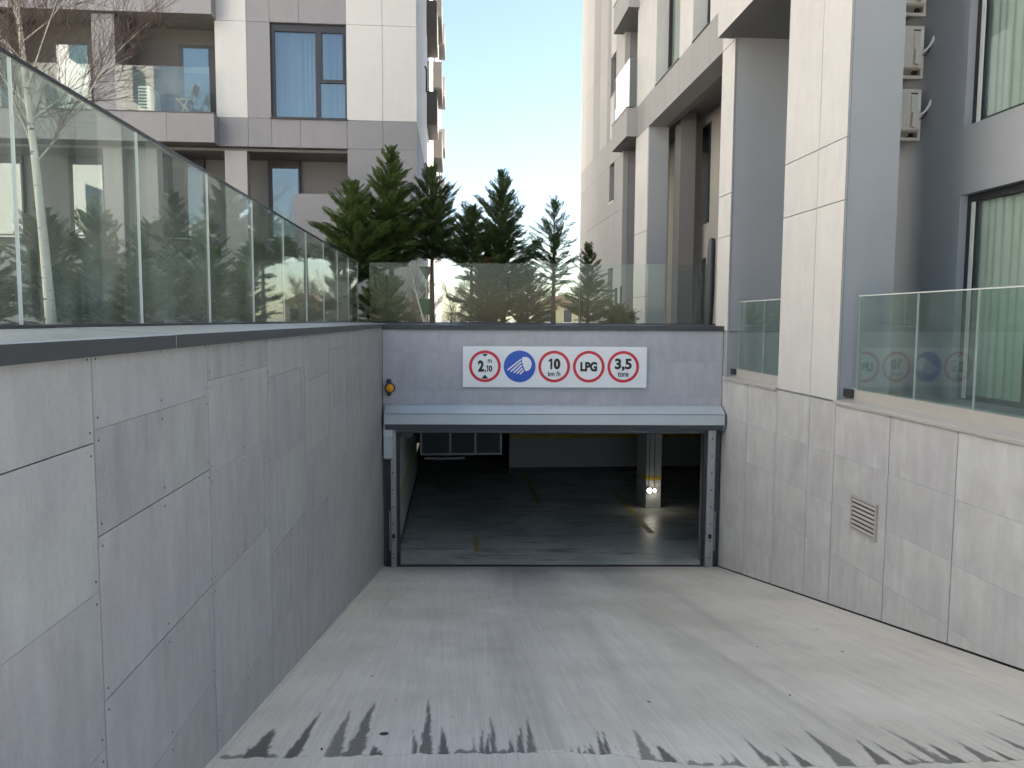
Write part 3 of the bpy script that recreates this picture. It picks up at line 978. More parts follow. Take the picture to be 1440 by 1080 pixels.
# ------------------------------------------------------------------ right retaining wall with sills and vent
rw = thing('retaining_wall', (XR, 8, -4.3), 'retaining wall of pale grey cement boards under the terrace glass and ventilation grille', 'wall')
slab('wall_backing', XR + 0.016, XR + 0.3, 0.0, 12.9, -4.6, -1.0, M['backing'], rw)
cy = [12.905, 11.74, 10.64, 9.62, 8.94, 7.76, 6.66, 5.56, 4.46, 3.36, 2.2, 0.0]
for i in range(len(cy) - 1):
    y1, y0 = cy[i], cy[i + 1]
    zt = -0.975
    z = [zt]
    o0 = -1.605 - (0.0 if i in (0, 1, 2, 3, 4, 5) else 0.02)
    while o0 > -4.4:
        z.append(o0)
        o0 -= 0.61
    z.append(-4.6)
    for k in range(len(z) - 1):
        poly = clip_low([(y0 + 0.006, z[k + 1] + 0.0012), (y1 - 0.006, z[k + 1] + 0.0012), (y1 - 0.006, z[k] - 0.0012), (y0 + 0.006, z[k] - 0.0012)], -1.654 + 0.02, -0.205)
        if len(poly) < 3:
            continue
        off = random.uniform(0, 0.001)
        MB().prism(poly, 'x', XR + off, XR + 0.013 + off).build('cladding_board', M['board_right'], rw)

vg = thing('vent_grille', (XR, 8.2, -2.41), 'square pale metal ventilation grille set in the pale board wall', 'vent')
y0, y1, z0, z1 = 7.92, 8.47, -2.40, -1.99
slab('backing', XR - 0.004, XR - 0.001, y0 + 0.01, y1 - 0.01, z0 + 0.01, z1 - 0.01, M['ac_dark'], vg)
for a in ((y0, y0 + 0.03, z0, z1), (y1 - 0.03, y1, z0, z1), (y0 + 0.03, y1 - 0.03, z0, z0 + 0.028), (y0 + 0.03, y1 - 0.03, z1 - 0.028, z1)):
    slab('frame', XR - 0.022, XR - 0.004, *a, M['sill'], vg)
ns = 7
for k in range(ns):
    zc = z0 + 0.028 + (k + 0.5) * (z1 - z0 - 0.056) / ns
    MB().prism([(XR - 0.021, zc - 0.013), (XR - 0.018, zc - 0.016), (XR - 0.006, zc + 0.010), (XR - 0.009, zc + 0.012)], 'y', y0 + 0.03, y1 - 0.03).build('slat', M['sill'], vg)

for (a, b_, lab) in ((0.0, 8.94, 'long pale metal sill below the near terrace glass panes'), (10.65, 12.86, 'short pale metal sill between the two columns by the garage')):
    s = thing('terrace_sill', (XR, (a + b_) / 2, -0.975), lab, 'sill')
    MB().prism([(XR - 0.035, -0.985), (XR - 0.035, -0.950), (XR - 0.03, -0.945), (XR + 0.14, -0.915), (XR + 0.14, -0.96), (XR - 0.02, -0.985)], 'y', a, b_).build('sill_sheet', M['sill'], s)
    MB().box(XR + 0.14, XR + 0.26, a, b_, -1.0, -0.80).build('glass_channel', M['sill'], s)

for (ys, zt, lab, clampy) in (([0.6, 1.6, 2.6, 3.6, 4.6, 5.66, 6.69, 7.61, 8.76], 0.30, 'green tinted glass balustrade of the terrace reflecting the sign', 8.83),
                              ([10.66, 11.56, 12.60], 0.32, 'short green tinted glass balustrade between the two columns', 12.68)):
    t = thing('glass_balustrade', (XR + 0.15, ys[-1], -0.8), lab, 'balustrade')
    for i in range(len(ys) - 1):
        pane_obj('pane', XR + 0.142, XR + 0.160, ys[i] + 0.003, ys[i + 1] - 0.003, -0.86, zt, t, M['glass_green'])
    MB().box(XR + 0.135, XR + 0.167, ys[0], ys[-1], zt, zt + 0.012).build('top_edge', M['edge'], t)
    MB().box(XR + 0.08, XR + 0.137, clampy - 0.05, clampy + 0.1, -0.895, -0.80).build('end_clamp', M['darksteel'], t)


# ------------------------------------------------------------------ right apartment building
def curtain(name, p0, p1, z0, z1, m, parent, amp=0.03, waves=10, axis='y', pos=0.0):
    n = waves * 8
    mb = MB()
    vs = []
    for i in range(n + 1):
        t = i / n
        a = p0 + (p1 - p0) * t
        w = pos + amp * (0.6 * math.sin(t * waves * 6.28 + 2.5 * math.sin(t * 13)) + 0.4 * math.sin(t * waves * 2.3 + 1.0 + p0))
        for z in (z0, z1):
            vs.append((a, w, z) if axis == 'x' else (w, a, z))
    fs = [(2 * i, 2 * i + 2, 2 * i + 3, 2 * i + 1) for i in range(n)]
    mb.add(vs, fs)
    return mb.build(name, m, parent, smooth=True)


rb = thing('apartment_building', (8, 14, GZ), 'apartment building with deep white columns and stacked air conditioners beside the ramp', 'building')
HT = 24.0
# main masses
slab('core_wall', 6.64, 17, 0.0, 13.35, GZ, HT, M['render'], rb)
slab('core_wall', 5.9, 17, 13.35, 22.0, GZ, 4.9, M['render_warm'], rb)
slab('core_wall', 5.05, 17, 13.35, 19.72, 4.9, HT, M['render_dark'], rb)
slab('core_wall', 5.3, 17, 19.72, 21.22, 4.9, HT, M['render'], rb)
slab('core_wall', 4.76, 17, 21.22, 28.45, GZ, HT, M['midgrey'], rb)
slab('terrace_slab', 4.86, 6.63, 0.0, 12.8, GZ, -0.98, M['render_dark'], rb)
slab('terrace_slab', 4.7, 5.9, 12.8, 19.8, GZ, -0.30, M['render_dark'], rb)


def facade(name, y0, y1, z0, z1, m, thick=0.12, x=XR, g=0.004):
    off = random.uniform(0, 0.0012)
    return MB().box(x + off, x + thick, y0 + g, y1 - g, z0 + g, z1 - g).build(name, m, rb)


def pier(y0, y1, x1, splits_y, splits_z, m, zb=-0.955):
    slab('column', XR + 0.032, x1, y0 + 0.002, y1 - 0.002, GZ if zb < -0.5 else zb, HT, M['render'], rb)
    slab('panel_backing', XR + 0.0304, XR + 0.0318, y0 + 0.003, y1 - 0.003, zb + 0.003, HT - 0.003, M['backing'], rb)
    ysp = [y0] + splits_y + [y1]
    zsp = [zb] + splits_z
    for a, b_ in zip(ysp[:-1], ysp[1:]):
        for c, d in zip(zsp[:-1], zsp[1:]):
            facade('cladding_panel', a, b_, c, d, m, 0.03, g=0.006)


LV = [4.65 + 3.15 * k for k in range(6)]
zA = [1.444, 2.178, 4.65, 5.36, 7.8, 10.95, 14.1, 17.25, HT]
pier(8.925, 10.64, 5.25, [9.63], [1.444, 2.178 + 0.0, 4.62, 7.8, 10.95, 14.1, 17.25, HT], M['white'])
slab('corner_trim', XR - 0.003, XR + 0.02, 8.919, 8.926, -0.955, HT, M['galv'], rb)
slab('corner_trim', XR - 0.003, XR + 0.02, 12.729, 12.736, -0.20, HT, M['galv'], rb)
pier(12.735, 13.35, 6.39, [], [1.444, 2.15, 4.62, 7.8, 10.95, 14.1, HT], M['white'], zb=-0.16)
slab('column_foot', XR + 0.006, 6.39, 12.75, 13.3, -1.7, -0.17, M['render'], rb)
pier(18.46, 19.74, 5.10, [], [0.6, 2.178, 4.62], M['white'], zb=-0.3)
slab('column', XR + 0.125, 5.06, 17.88, 19.72, 4.9, HT, M['render'], rb)
# balconies
for (ya, yb, x0) in ((10.66, 12.80, 4.32), (19.58, 21.44, 4.32)):
    for i, z in enumerate(LV[:5]):
        mbx = MB().box(x0, 6.39 if ya < 15 else 5.29, ya, yb, z, z + 0.70)
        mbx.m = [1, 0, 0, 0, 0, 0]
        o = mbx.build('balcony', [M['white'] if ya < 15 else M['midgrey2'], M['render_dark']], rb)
        slab('balcony_cap', x0 - 0.012, x0 + 0.16, ya - 0.012, yb + 0.012, z + 0.70, z + 0.725, M['coping_dark'], o)
        pane_obj('balcony_glass', x0 + 0.05, x0 + 0.066, ya + 0.03, yb - 0.03, z + 0.725, z + 1.92, o, M['glass_clear'])
        pane_obj('balcony_glass', x0 + 0.07, XR - 0.01, ya + 0.03, ya + 0.046, z + 0.725, z + 1.92, o, M['glass_clear'])
# beam band and storeys between the columns (windows W1, W2 on each storey)
W = [(14.08, 15.10), (16.0, 17.87)]
for i, z in enumerate(LV[:5]):
    zb, zs, zt, zn = z - 0.03, z + 0.73, z + 2.95, z + 3.12
    ysp = [13.35, 14.08, 15.10, 16.0, 17.0, 17.87, 18.47, 19.74]
    for a, b_ in zip(ysp[:-1], ysp[1:]):
        facade('cladding_panel', a, b_, zb, zs, M['midgrey2'] if i == 0 else M['white'], 0.42 if i == 0 else 0.3)
    for a, b_ in ((13.35, 14.08), (15.10, 16.0), (17.87, 18.6), (18.6, 19.74)):
        facade('cladding_panel', a, b_, zs, zn, M['white'], 0.3)
    for a, b_ in W:
        facade('cladding_panel', a, b_, zt, zn, M['white'], 0.3)
        wd = MB()
        for q in ((a, a + 0.05, zs, zt), (b_ - 0.05, b_, zs, zt), (a + 0.05, b_ - 0.05, zs, zs + 0.05), (a + 0.05, b_ - 0.05, zt - 0.05, zt)):
            wd.box(XR + 0.28, XR + 0.36, *q)
        fo = wd.build('window', M['frame'], rb)
        slab('pane', XR + 0.315, XR + 0.325, a + 0.05, b_ - 0.05, zs + 0.05, zt - 0.05, M['pane_green'], fo)
        slab('sill', XR - 0.02, XR + 0.28, a, b_, zs, zs + 0.02, M['frame'], fo)
        curtain('curtain', a + 0.05, b_ - 0.05, zs + 0.05, zt - 0.05, M['curtain_green'], fo, 0.012, 8, 'y', XR + 0.40)
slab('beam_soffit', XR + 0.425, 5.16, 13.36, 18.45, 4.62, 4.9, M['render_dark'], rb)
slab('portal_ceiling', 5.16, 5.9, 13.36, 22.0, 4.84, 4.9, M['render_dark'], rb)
# far flush facade with vertical stripes
zl = [4.66 + 0.0, 5.36]
cuts = [21.22, 22.42, 23.6, 24.8, 25.96, 27.24, 28.45]
tones = ['farpale', 'fargrey', 'farpale', 'fargrey', 'farpale', 'farpale']
for k in range(6):
    a, b_ = cuts[k], cuts[k + 1]
    facade('cladding_panel', a, b_, 4.60, 5.36, M['midgrey2'], 0.15)
    for i, z in enumerate(LV[:5]):
        z0 = z + 0.71 if i == 0 else z - 0.03
        if k == 0:
            # slit window strip
            facade('cladding_panel', a, 22.36, z0, z + 3.12, M[tones[k]], 0.15)
            continue
        facade('cladding_panel', a if k > 1 else 23.1, b_, z0, z + 3.12, M[tones[k]], 0.15)
for i, z in enumerate(LV[:5]):
    z0 = z + 0.71 if i == 0 else z - 0.03
    facade('cladding_panel', 22.36, 23.1, z0, z + 1.95, M['white'], 0.15)
    facade('cladding_panel', 22.36, 23.1, z + 3.05, z + 3.12, M['white'], 0.15)
    w_ = slab('window', XR + 0.13, XR + 0.15, 22.36, 23.1, z + 1.95, z + 3.05, M['pane'], rb)
    slab('sill', XR - 0.02, XR + 0.13, 22.36, 23.1, z + 1.93, z + 1.955, M['frame'], w_)
for a, b_ in ((21.22, 22.4), (22.4, 23.1), (23.1, 24.9), (24.9, 26.7), (26.7, 28.45)):
    for c, d in ((-1.0, 1.55), (1.55, 3.1), (3.1, 4.60)):
        if a == 22.4 and c == 3.1:
            w_ = slab('window', XR + 0.13, XR + 0.15, a, b_, 3.5, 4.58, M['pane'], rb)
            slab('sill', XR - 0.02, XR + 0.13, a, b_, 3.47, 3.5, M['galv'], w_)
            facade('cladding_panel', a, b_, 3.1, 3.47, M['midgrey2'], 0.15)
            continue
        if a == 22.4 and c == -1.0:
            slab('door', XR + 0.12, XR + 0.15, a, b_, -1.0, 1.5, M['frame'], rb)
            continue
        facade('cladding_panel', a, b_, c, d, M['midgrey2'], 0.15)
# portal back wall windows
for (a, b_, z0, z1) in ((17.75, 18.35, 2.3, 4.6), (19.85, 20.45, 2.15, 4.6), (17.9, 18.5, -0.3, 1.5), (19.9, 20.5, -0.3, 1.35), (15.2, 16.0, -0.3, 1.6)):
    fo = slab('window', 5.885, 5.898, a, b_, z0, z1, M['frame'], rb)
    slab('pane', 5.880, 5.884, a + 0.05, b_ - 0.05, z0 + 0.05, z1 - 0.05, M['pane'], fo)
slab('inner_pier', 5.26, 5.62, 18.0, 18.5, -0.3, 4.84, M['render_dark'], rb)
# terrace wall windows (X = 6.4 plane)
for (a, b_, z0, z1) in ((5.6, 9.47, -0.98, 1.61), (5.6, 9.47, 2.46, 4.9)):
    # recessed window: reveal surround proud of the core wall
    pass
RV = 0.24
XW = 6.4
for (a, b_, c, d) in ((0.0, 12.73, 1.61, 2.46), (9.47, 12.73, 2.46, 4.9), (9.47, 12.73, -0.98, 1.61), (0.0, 12.73, 4.9, HT), (0.0, 5.2, 2.46, 4.9), (0.0, 5.2, -0.98, 1.61)):
    slab('render_wall', XW, 6.64, a, b_, c, d, M['render'] if not (c == 1.61) else M['render'], rb)
for (z0, z1) in ((-0.98, 1.61), (2.46, 4.9)):
    a, b_ = 5.2, 9.47
    wd = MB()
    for q in ((b_ - 0.09, b_, z0, z1), (a, a + 0.09, z0, z1), (a + 0.09, b_ - 0.09, z1 - 0.09, z1), (a + 0.09, b_ - 0.09, z0, z0 + 0.06), (8.30, 8.36, z0 + 0.06, z1 - 0.09), (6.9, 6.96, z0 + 0.06, z1 - 0.09)):
        wd.box(XW + 0.10, XW + 0.17, *q)
    fo = wd.build('window', M['frame'], rb)
    slab('jamb_trim', XW + 0.085, XW + 0.10, b_ - 0.16, b_ - 0.10, z0 + 0.02, z1 - 0.1, M['edge'], fo)
    for (p, q) in ((a + 0.09, 6.9), (6.96, 8.30), (8.36, b_ - 0.09)):
        slab('pane', XW + 0.125, XW + 0.135, p, q, z0 + 0.06, z1 - 0.09, M['pane_green'], fo)
    curtain('curtain', a + 0.1, b_ - 0.12, z0 + 0.05, z1 - 0.1, M['curtain_green'], fo, 0.022, 26, 'y', XW + 0.20)


def ac_unit(z, label):
    t = thing('air_conditioner', (6.0, 10.5, z), label, 'air conditioner', 'air conditioners stacked on the recess wall')
    x0, x1, ya, yb = 6.02, 6.33, 10.28, 11.08
    slab('casing', x0, x1, ya + 0.02, yb, z, z + 0.56, M['ac'], t, bevel=0.012)
    e = slab('end_cover', x0 + 0.01, x1 - 0.01, ya, ya + 0.02, z + 0.01, z + 0.55, M['ac'], t, bevel=0.004)
    for xx in (x0 + 0.06, x0 + 0.09, x0 + 0.12):
        slab('rib', xx, xx + 0.012, ya - 0.006, ya, z + 0.04, z + 0.52, M['ac'], e)
    slab('service_cover', x0 + 0.15, x0 + 0.24, ya - 0.022, ya, z + 0.24, z + 0.46, M['ac'], e, bevel=0.005)
    slab('handle_slot', x0 + 0.15, x0 + 0.25, ya - 0.003, ya, z + 0.485, z + 0.505, M['ac_dark'], e)
    slab('rating_label', x0 + 0.255, x0 + 0.29, ya - 0.002, ya, z + 0.28, z + 0.50, M['whiteplastic'], e)
    MB().prism([(x0 + 0.15, z + 0.05), (x0 + 0.20, z + 0.03), (x0 + 0.245, z + 0.12), (x0 + 0.245, z + 0.23), (x0 + 0.16, z + 0.23)], 'y', ya - 0.06, ya - 0.001).build('valve_cover', M['ac'], e)
    for yy_ in (ya + 0.12, yb - 0.15):
        b = MB().box(x0 - 0.02, XW - 0.002, yy_, yy_ + 0.035, z - 0.10, z - 0.06)
        b.box(XW - 0.04, XW - 0.002, yy_ + 0.001, yy_ + 0.034, z - 0.058, z + 0.27)
        b.build('bracket', M['ac'], t)
        slab('rubber_foot', x0 + 0.05, x0 + 0.10, yy_, yy_ + 0.035, z - 0.06, z, M['black'], t)
        slab('rubber_foot', x1 - 0.08, x1 - 0.03, yy_, yy_ + 0.035, z - 0.06, z, M['black'], t)
    for k, dx in enumerate((0.0, 0.028)):
        pts = []
        for i in range(9):
            s = i / 8
            pts.append((x0 + 0.235 + dx + 0.19 * s + 0.02 * math.sin(s * 3), ya - 0.03 - 0.06 * math.sin(s * math.pi) + 0.0 * s, z + 0.19 - 0.03 * math.sin(s * 6) * (1 - s) + 0.30 * s ** 1.2 + dx))
        MB().tube(pts, 0.013, 8).build('pipe', M['whiteplastic'], t, smooth=True)
    MB().tube([(x0 + 0.24, ya - 0.03, z + 0.16), (x0 + 0.30, ya - 0.05, z + 0.15), (x0 + 0.345, ya - 0.05, z + 0.22), (x0 + 0.37, ya - 0.03, z + 0.33)], 0.007, 6).build('cable', M['black'], t, smooth=True)
    return t


ac_unit(2.60, 'beige air conditioner on wall brackets, lowest of the stack behind the column')
ac_unit(3.43, 'beige air conditioner on wall brackets, middle of the stack behind the column')
ac_unit(4.26, 'beige air conditioner cut by the picture top, highest of the stack behind the column')

slab('wall_light', XR + 0.3, XR + 0.38, 10.645, 10.70, 1.62, 1.72, M['black'], rb)

# folded parasol leaning by the end of the glass
fp = thing('folded_parasol', (4.62, 13.75, -0.3), 'closed dark grey parasol in its cover standing by the end of the glass', 'parasol')
MB().lathe([(0.03, 0), (0.075, 0.15), (0.085, 0.8), (0.07, 1.6), (0.062, 1.78), (0.03, 1.80)], (4.60, 13.75, -0.3), (0.02, 0, 1), 16).build('cover', M['coping_dark'], fp, smooth=True)
MB().tube([(4.60, 13.75, -0.3), (4.60, 13.75, 0)], 0.02, 8).build('pole', M['galv'], fp)
MB().tube([(4.50, 13.72, 1.08), (4.44, 13.72, 1.06), (4.43, 13.72, 0.96), (4.47, 13.72, 0.86), (4.46, 13.72, 0.7)], 0.014, 6).build('strap', M['black'], fp)
MB().lathe([(0.25, 0), (0.25, 0.05), (0.05, 0.08)], (4.60, 13.75, -0.30), (0, 0, 1), 20).build('foot', M['darksteel'], fp)

# ------------------------------------------------------------------ left apartment building
lb = thing('apartment_building', (-10, 30, GZ), 'apartment block with white and purple grey panels and loggias behind the birch', 'building')
YF = 20.0
HL = 24.0


def fpan(x0, x1, z0, z1, m, th=0.12, y=YF, g=0.004, name='cladding_panel'):
    off = random.uniform(0, 0.0012)
    return MB().box(x0 + g, x1 - g, y + off, y + th, z0 + g, z1 - g).build(name, m, lb)


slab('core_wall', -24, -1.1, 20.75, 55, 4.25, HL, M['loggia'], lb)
slab('core_wall', -24, -1.1, 21.3, 55, GZ, 4.25, M['render_dark'], lb)
slab('corner_wall', -2.70, -0.98, 20.12, 21.3, GZ, HL, M['midgrey'], lb)
SL = [4.28 + 3.02 * k for k in range(6)]
for i, s in enumerate(SL[:4]):
    zb, zt = s, s + 0.70            # slab band
    zn = s + 3.02
    band = M['midgrey'] if i == 0 else M['white2']
    for a, b_ in ((-2.70, -1.81), (-1.81, -0.96)):
        fpan(a, b_, zb, zt, band)
        fpan(a, b_, zt, zn, M['white2'])
    for a, b_ in ((-5.85, -5.13), (-5.13, -4.56), (-4.56, -3.85), (-3.85, -2.70)):
        mm = M['midgrey'] if (i == 0 or a > -5.2) else M['white2']
        fpan(a, b_, zb, zt, mm, 0.16)
    fpan(-5.89, -5.13, zt, zn, M['white2'], 0.2)
    fpan(-5.13, -4.56, zt, zn, M['midgrey'], 0.2)
    # window
    a, b_, z0, z1 = -4.56, -2.70, zt + 0.02, zn - 0.02
    wd = MB()
    for q in ((a, a + 0.09, z0, z1), (b_ - 0.05, b_, z0, z1), (a + 0.09, b_ - 0.05, z1 - 0.16, z1), (a + 0.09, b_ - 0.05, z0, z0 + 0.05), (-3.47, -3.36, z0 + 0.05, z1 - 0.16)):
        wd.box(q[0], q[1], YF + 0.08, YF + 0.18, q[2], q[3])
    wd.box(-3.36, b_ - 0.05, YF + 0.08, YF + 0.18, z0 + 0.90, z0 + 0.98)
    wd.box(-3.36, -3.31, YF + 0.06, YF + 0.078, z0 + 0.98, z1 - 0.16)
    wd.box(b_ - 0.1, b_ - 0.05, YF + 0.06, YF + 0.078, z0 + 0.98, z1 - 0.16)
    fo = wd.build('window', M['frame'], lb)
    for (p, q, r_, s_) in ((a + 0.09, -3.47, z0 + 0.05, z1 - 0.16), (-3.36, b_ - 0.05, z0 + 0.98, z1 - 0.16), (-3.36, b_ - 0.05, z0 + 0.05, z0 + 0.90)):
        slab('pane', p, q, YF + 0.125, YF + 0.135, r_, s_, M['pane'], fo)
    slab('sill', a - 0.02, b_ + 0.02, YF - 0.04, YF + 0.08, z0 - 0.03, z0, M['frame'], fo)
    curtain('curtain', a + 0.1, b_ - 0.05, z0 + 0.05, z1 - 0.1, M['curtain'], fo, 0.03, 12, 'x', YF + 0.40)
    # loggias
    o = MB().box(-13.0, -5.87, YF - 0.35, YF + 1.6, zb + 0.02, zt - 0.04)
    slabo = o.build('loggia_slab', M['render_dark'], lb)
    xs_ = [-13.0, -11.7, -10.4, -9.1, -8.0, -6.97, -5.84]
    for p, q in zip(xs_[:-1], xs_[1:]):
        fpan(p, q, zb, zt, M['midgrey'], 0.02, YF - 0.375)
    slab('slab_return', -5.865, -5.845, YF - 0.35, YF - 0.002, zb + 0.004, zt - 0.004, M['midgrey'], lb)
    slab('slab_cap', -13.0, -5.83, YF - 0.39, YF - 0.2, zt, zt + 0.02, M['coping_dark'], slabo)
    for p, q in ((-8.16, -5.95), (-10.84, -8.73), (-13.0, -11.4)):
        pane_obj('balcony_glass', p, q, YF - 0.30, YF - 0.288, zt + 0.02, zt + 1.10, slabo, M['glass_loggia'])
    fpan(-8.72, -8.18, zt, zn, M['midgrey'], 0.5, YF - 0.2)
    fpan(-11.4, -10.86, zt, zn, M['white2'], 0.5, YF - 0.2)
    slab('partition', -8.62, -8.28, YF + 0.31, 20.74, zt, zn, M['render_dark'], lb)
    for (p, q) in ((-7.0, -5.98), (-10.1, -8.95)):
        d_ = slab('loggia_door', p, q, 20.71, 20.75, zt, zt + 1.95, M['frame'], lb)
        slab('pane', p + 0.12, q - 0.28, 20.695, 20.705, zt + 0.06, zt + 1.86, M['pane'], d_)
        slab('blind', p + 0.12, q - 0.28, 20.706, 20.709, zt + 1.25, zt + 1.86, M['curtain_green'], d_)
# ground floor under the first slab
slab('soffit', -13, -2.72, YF + 0.17, 21.3, 4.20, 4.27, M['render_dark'], lb)
for a, b_ in ((-2.70, -1.81), (-1.81, -0.96)):
    for c, d in ((GZ, 1.6), (1.6, 4.28)):
        fpan(a, b_, c, d, M['midgrey'])
for (a, b_) in ((-8.69, -8.23), (-7.92, -7.38), (-5.75, -5.2)):
    fpan(a, b_, GZ, 4.2, M['midgrey2'], 0.3, YF + 0.1)
fpan(-4.05, -2.72, GZ, 3.16, M['midgrey'], 0.3, YF + 0.05)
fpan(-13, -4.05, GZ, 1.9, M['midgrey2'], 0.25, 21.0)
for (a, b_) in ((-4.95, -4.12), (-7.66, -6.6), (-10.05, -9.15), (-12.4, -11.2)):
    fo = MB().box(a, b_, 21.2, 21.29, 2.12, 4.2).build('window', M['frame'], lb)
    slab('pane', a + 0.12, b_ - 0.04, 21.185, 21.195, 2.18, 3.98, M['pane'], fo)
    slab('sill', a, b_, 21.05, 21.19, 2.09, 2.12, M['galv'], fo)
# sunny side: panels and projecting balconies
for j in range(12):
    ya, yb_ = 20.14 + 2.9 * j, 20.14 + 2.9 * (j + 1)
    for i in range(6):
        z0 = -1.7 if i == 0 else SL[i - 1] + 0.7
        z1 = SL[i] + 0.7
        MB().box(-1.10, -0.965 - random.uniform(0, 0.001), ya + 0.004, yb_ - 0.004, z0 + 0.004, z1 - 0.004).build('cladding_panel', M['white2'] if i else M['midgrey'], lb)
for (ya, yb_, x1, zo, mm) in ((27.4, 29.8, -0.62, 3.02, 'loggia'), (35, 38.5, -0.58, 2.3, 'loggia'), (47, 50, -0.6, 2.3, 'render_dark')):
    for k in range(5):
        z = 4.28 + 3.02 * k + (3.02 - 0.55 if zo > 3 else -0.1)
        b = slab('side_balcony', -0.962, x1, ya, yb_, z, z + 1.12, M[mm], lb)
        slab('side_window', -0.962, -0.94, ya + 0.2, yb_ - 0.2, z + 1.2, z + 2.9, M['pane'], lb)
for k in range(4):
    MB().tube([(-0.94, 25.2, 5.0 + 3 * k), (-0.90, 25.2, 4.9 + 3 * k), (-0.90, 25.2, 4.2 + 3 * k)], 0.03, 6).build('drain_pipe', M['darksteel'], lb)

# white block added out of frame to bounce sunlight onto the right side
ob = thing('apartment_building', (-22, 3, GZ), 'unseen white block added across the garden to bounce sunlight, mirrored in the glass', 'building')
slab('wall', -30, -16, -4, 17, GZ, 24, M['white2'], ob)
for k in range(6):
    for j in range(5):
        y = -2.8 + 4.2 * j
        w_ = slab('window', -16.0, -15.96, y, y + 1.6, 0.6 + 3.4 * k, 2.4 + 3.4 * k, M['pane'], ob)

# balcony objects
t = thing('air_conditioner', (-7.65, 19.95, 5.02), 'white outdoor air conditioner standing in the glazed loggia left of the big window', 'air conditioner')
slab('casing', -7.72, -7.42, 19.90, 20.6, 5.05, 5.66, M['whiteplastic'], t, bevel=0.02)
for k in range(7):
    slab('louver', -7.70, -7.50, 19.885, 19.9, 5.12 + 0.075 * k, 5.155 + 0.075 * k, M['ac_dark'], t)
slab('foot', -7.80, -7.34, 19.9, 20.0, 4.975, 5.05, M['whiteplastic'], t)
slab('foot', -7.80, -7.34, 20.5, 20.6, 4.975, 5.05, M['whiteplastic'], t)
t = thing('folding_chair', (-6.6, 20.2, 4.98), 'light wooden folding chair behind the loggia glass', 'chair')
for xx in (0, 0.4):
    MB().tube([(-6.75, 20.0 + xx, 4.98), (-6.42, 20.0 + xx, 5.75)], 0.018, 6).build('leg', M['wood'], t)
    MB().tube([(-6.45, 20.0 + xx, 4.98), (-6.85, 20.0 + xx, 5.42)], 0.018, 6).build('leg', M['wood'], t)
slab('seat', -6.86, -6.52, 20.0, 20.4, 5.38, 5.41, M['wood'], t)
MB().prism([(-6.50, 5.55), (-6.47, 5.55), (-6.40, 5.78), (-6.43, 5.78)], 'y', 20.0, 20.4).build('backrest', M['wood'], t)
t = thing('balcony_table', (-7.0, 20.2, 4.98), 'small dark table between chair and air conditioner in the loggia', 'table')
slab('table_top', -7.25, -6.85, 19.98, 20.42, 5.50, 5.525, M['darksteel'], t)
for xx in (-7.22, -6.9):
    for yy in (20.0, 20.38):
        MB().tube([(xx, yy, 4.98), (xx, yy, 5.5)], 0.012, 6).build('leg', M['darksteel'], t)

# ------------------------------------------------------------------ gardens
struct(MB().box(-15.9, -1.57, -12, 1.0, GZ - 0.1, -0.165).build('bounce_terrace', M['paving']))  # unseen pale terrace, added so sunlight bounces towards the right wall
gl = MB().box(-15.9, -1.57, 1.0, 19.6, GZ - 0.1, -0.16).build('garden_bed', M['soil'])
struct(gl)
struct(MB().box(-1.56, 4.58, 14.02, 18.9, GZ - 0.02, -0.17).build('planting_bed', M['soil']))


# ------------------------------------------------------------------ vegetation
def spray_template(rng, nb=9):
    """flat feathery spray along +Y, unit length, made of kite leaflets"""
    V, F = [], []

    def kite(p, d, L, w, nz):
        s = np.array([d[1], -d[0], 0])
        b = len(V)
        V.extend([p, p + d * L * 0.45 + s * w + np.array([0, 0, nz]), p + d * L, p + d * L * 0.45 - s * w + np.array([0, 0, nz])])
        F.append((b, b + 1, b + 2, b + 3))
    for i in range(nb):
        t = 0.08 + 0.86 * i / (nb - 1)
        for sd in (-1, 1):
            a = math.radians(38 + rng.uniform(-8, 8)) * sd
            d = np.array([math.sin(a), math.cos(a), 0])
            L = (0.46 * (1 - t) ** 0.75 + 0.10) * rng.uniform(0.8, 1.15)
            p = np.array([0, t + rng.uniform(-.02, .02), 0.0])
            kite(p, d, L, 0.022, 0.012)
            for q in (0.38, 0.70):
                for s2 in (-1, 1):
                    a2 = a + math.radians(36) * s2
                    d2 = np.array([math.sin(a2), math.cos(a2), 0])
                    kite(p + d * L * q, d2, L * 0.45 * (1.15 - q) + 0.04, 0.020, rng.uniform(-.015, .015))
    kite(np.array([0, 0.0, 0]), np.array([0, 1.0, 0]), 1.05, 0.012, 0)
    V = np.array(V)
    V[:, 2] += -0.16 * V[:, 1] ** 2 - 0.25 * np.abs(V[:, 0]) ** 1.5
    return V, np.array(F)


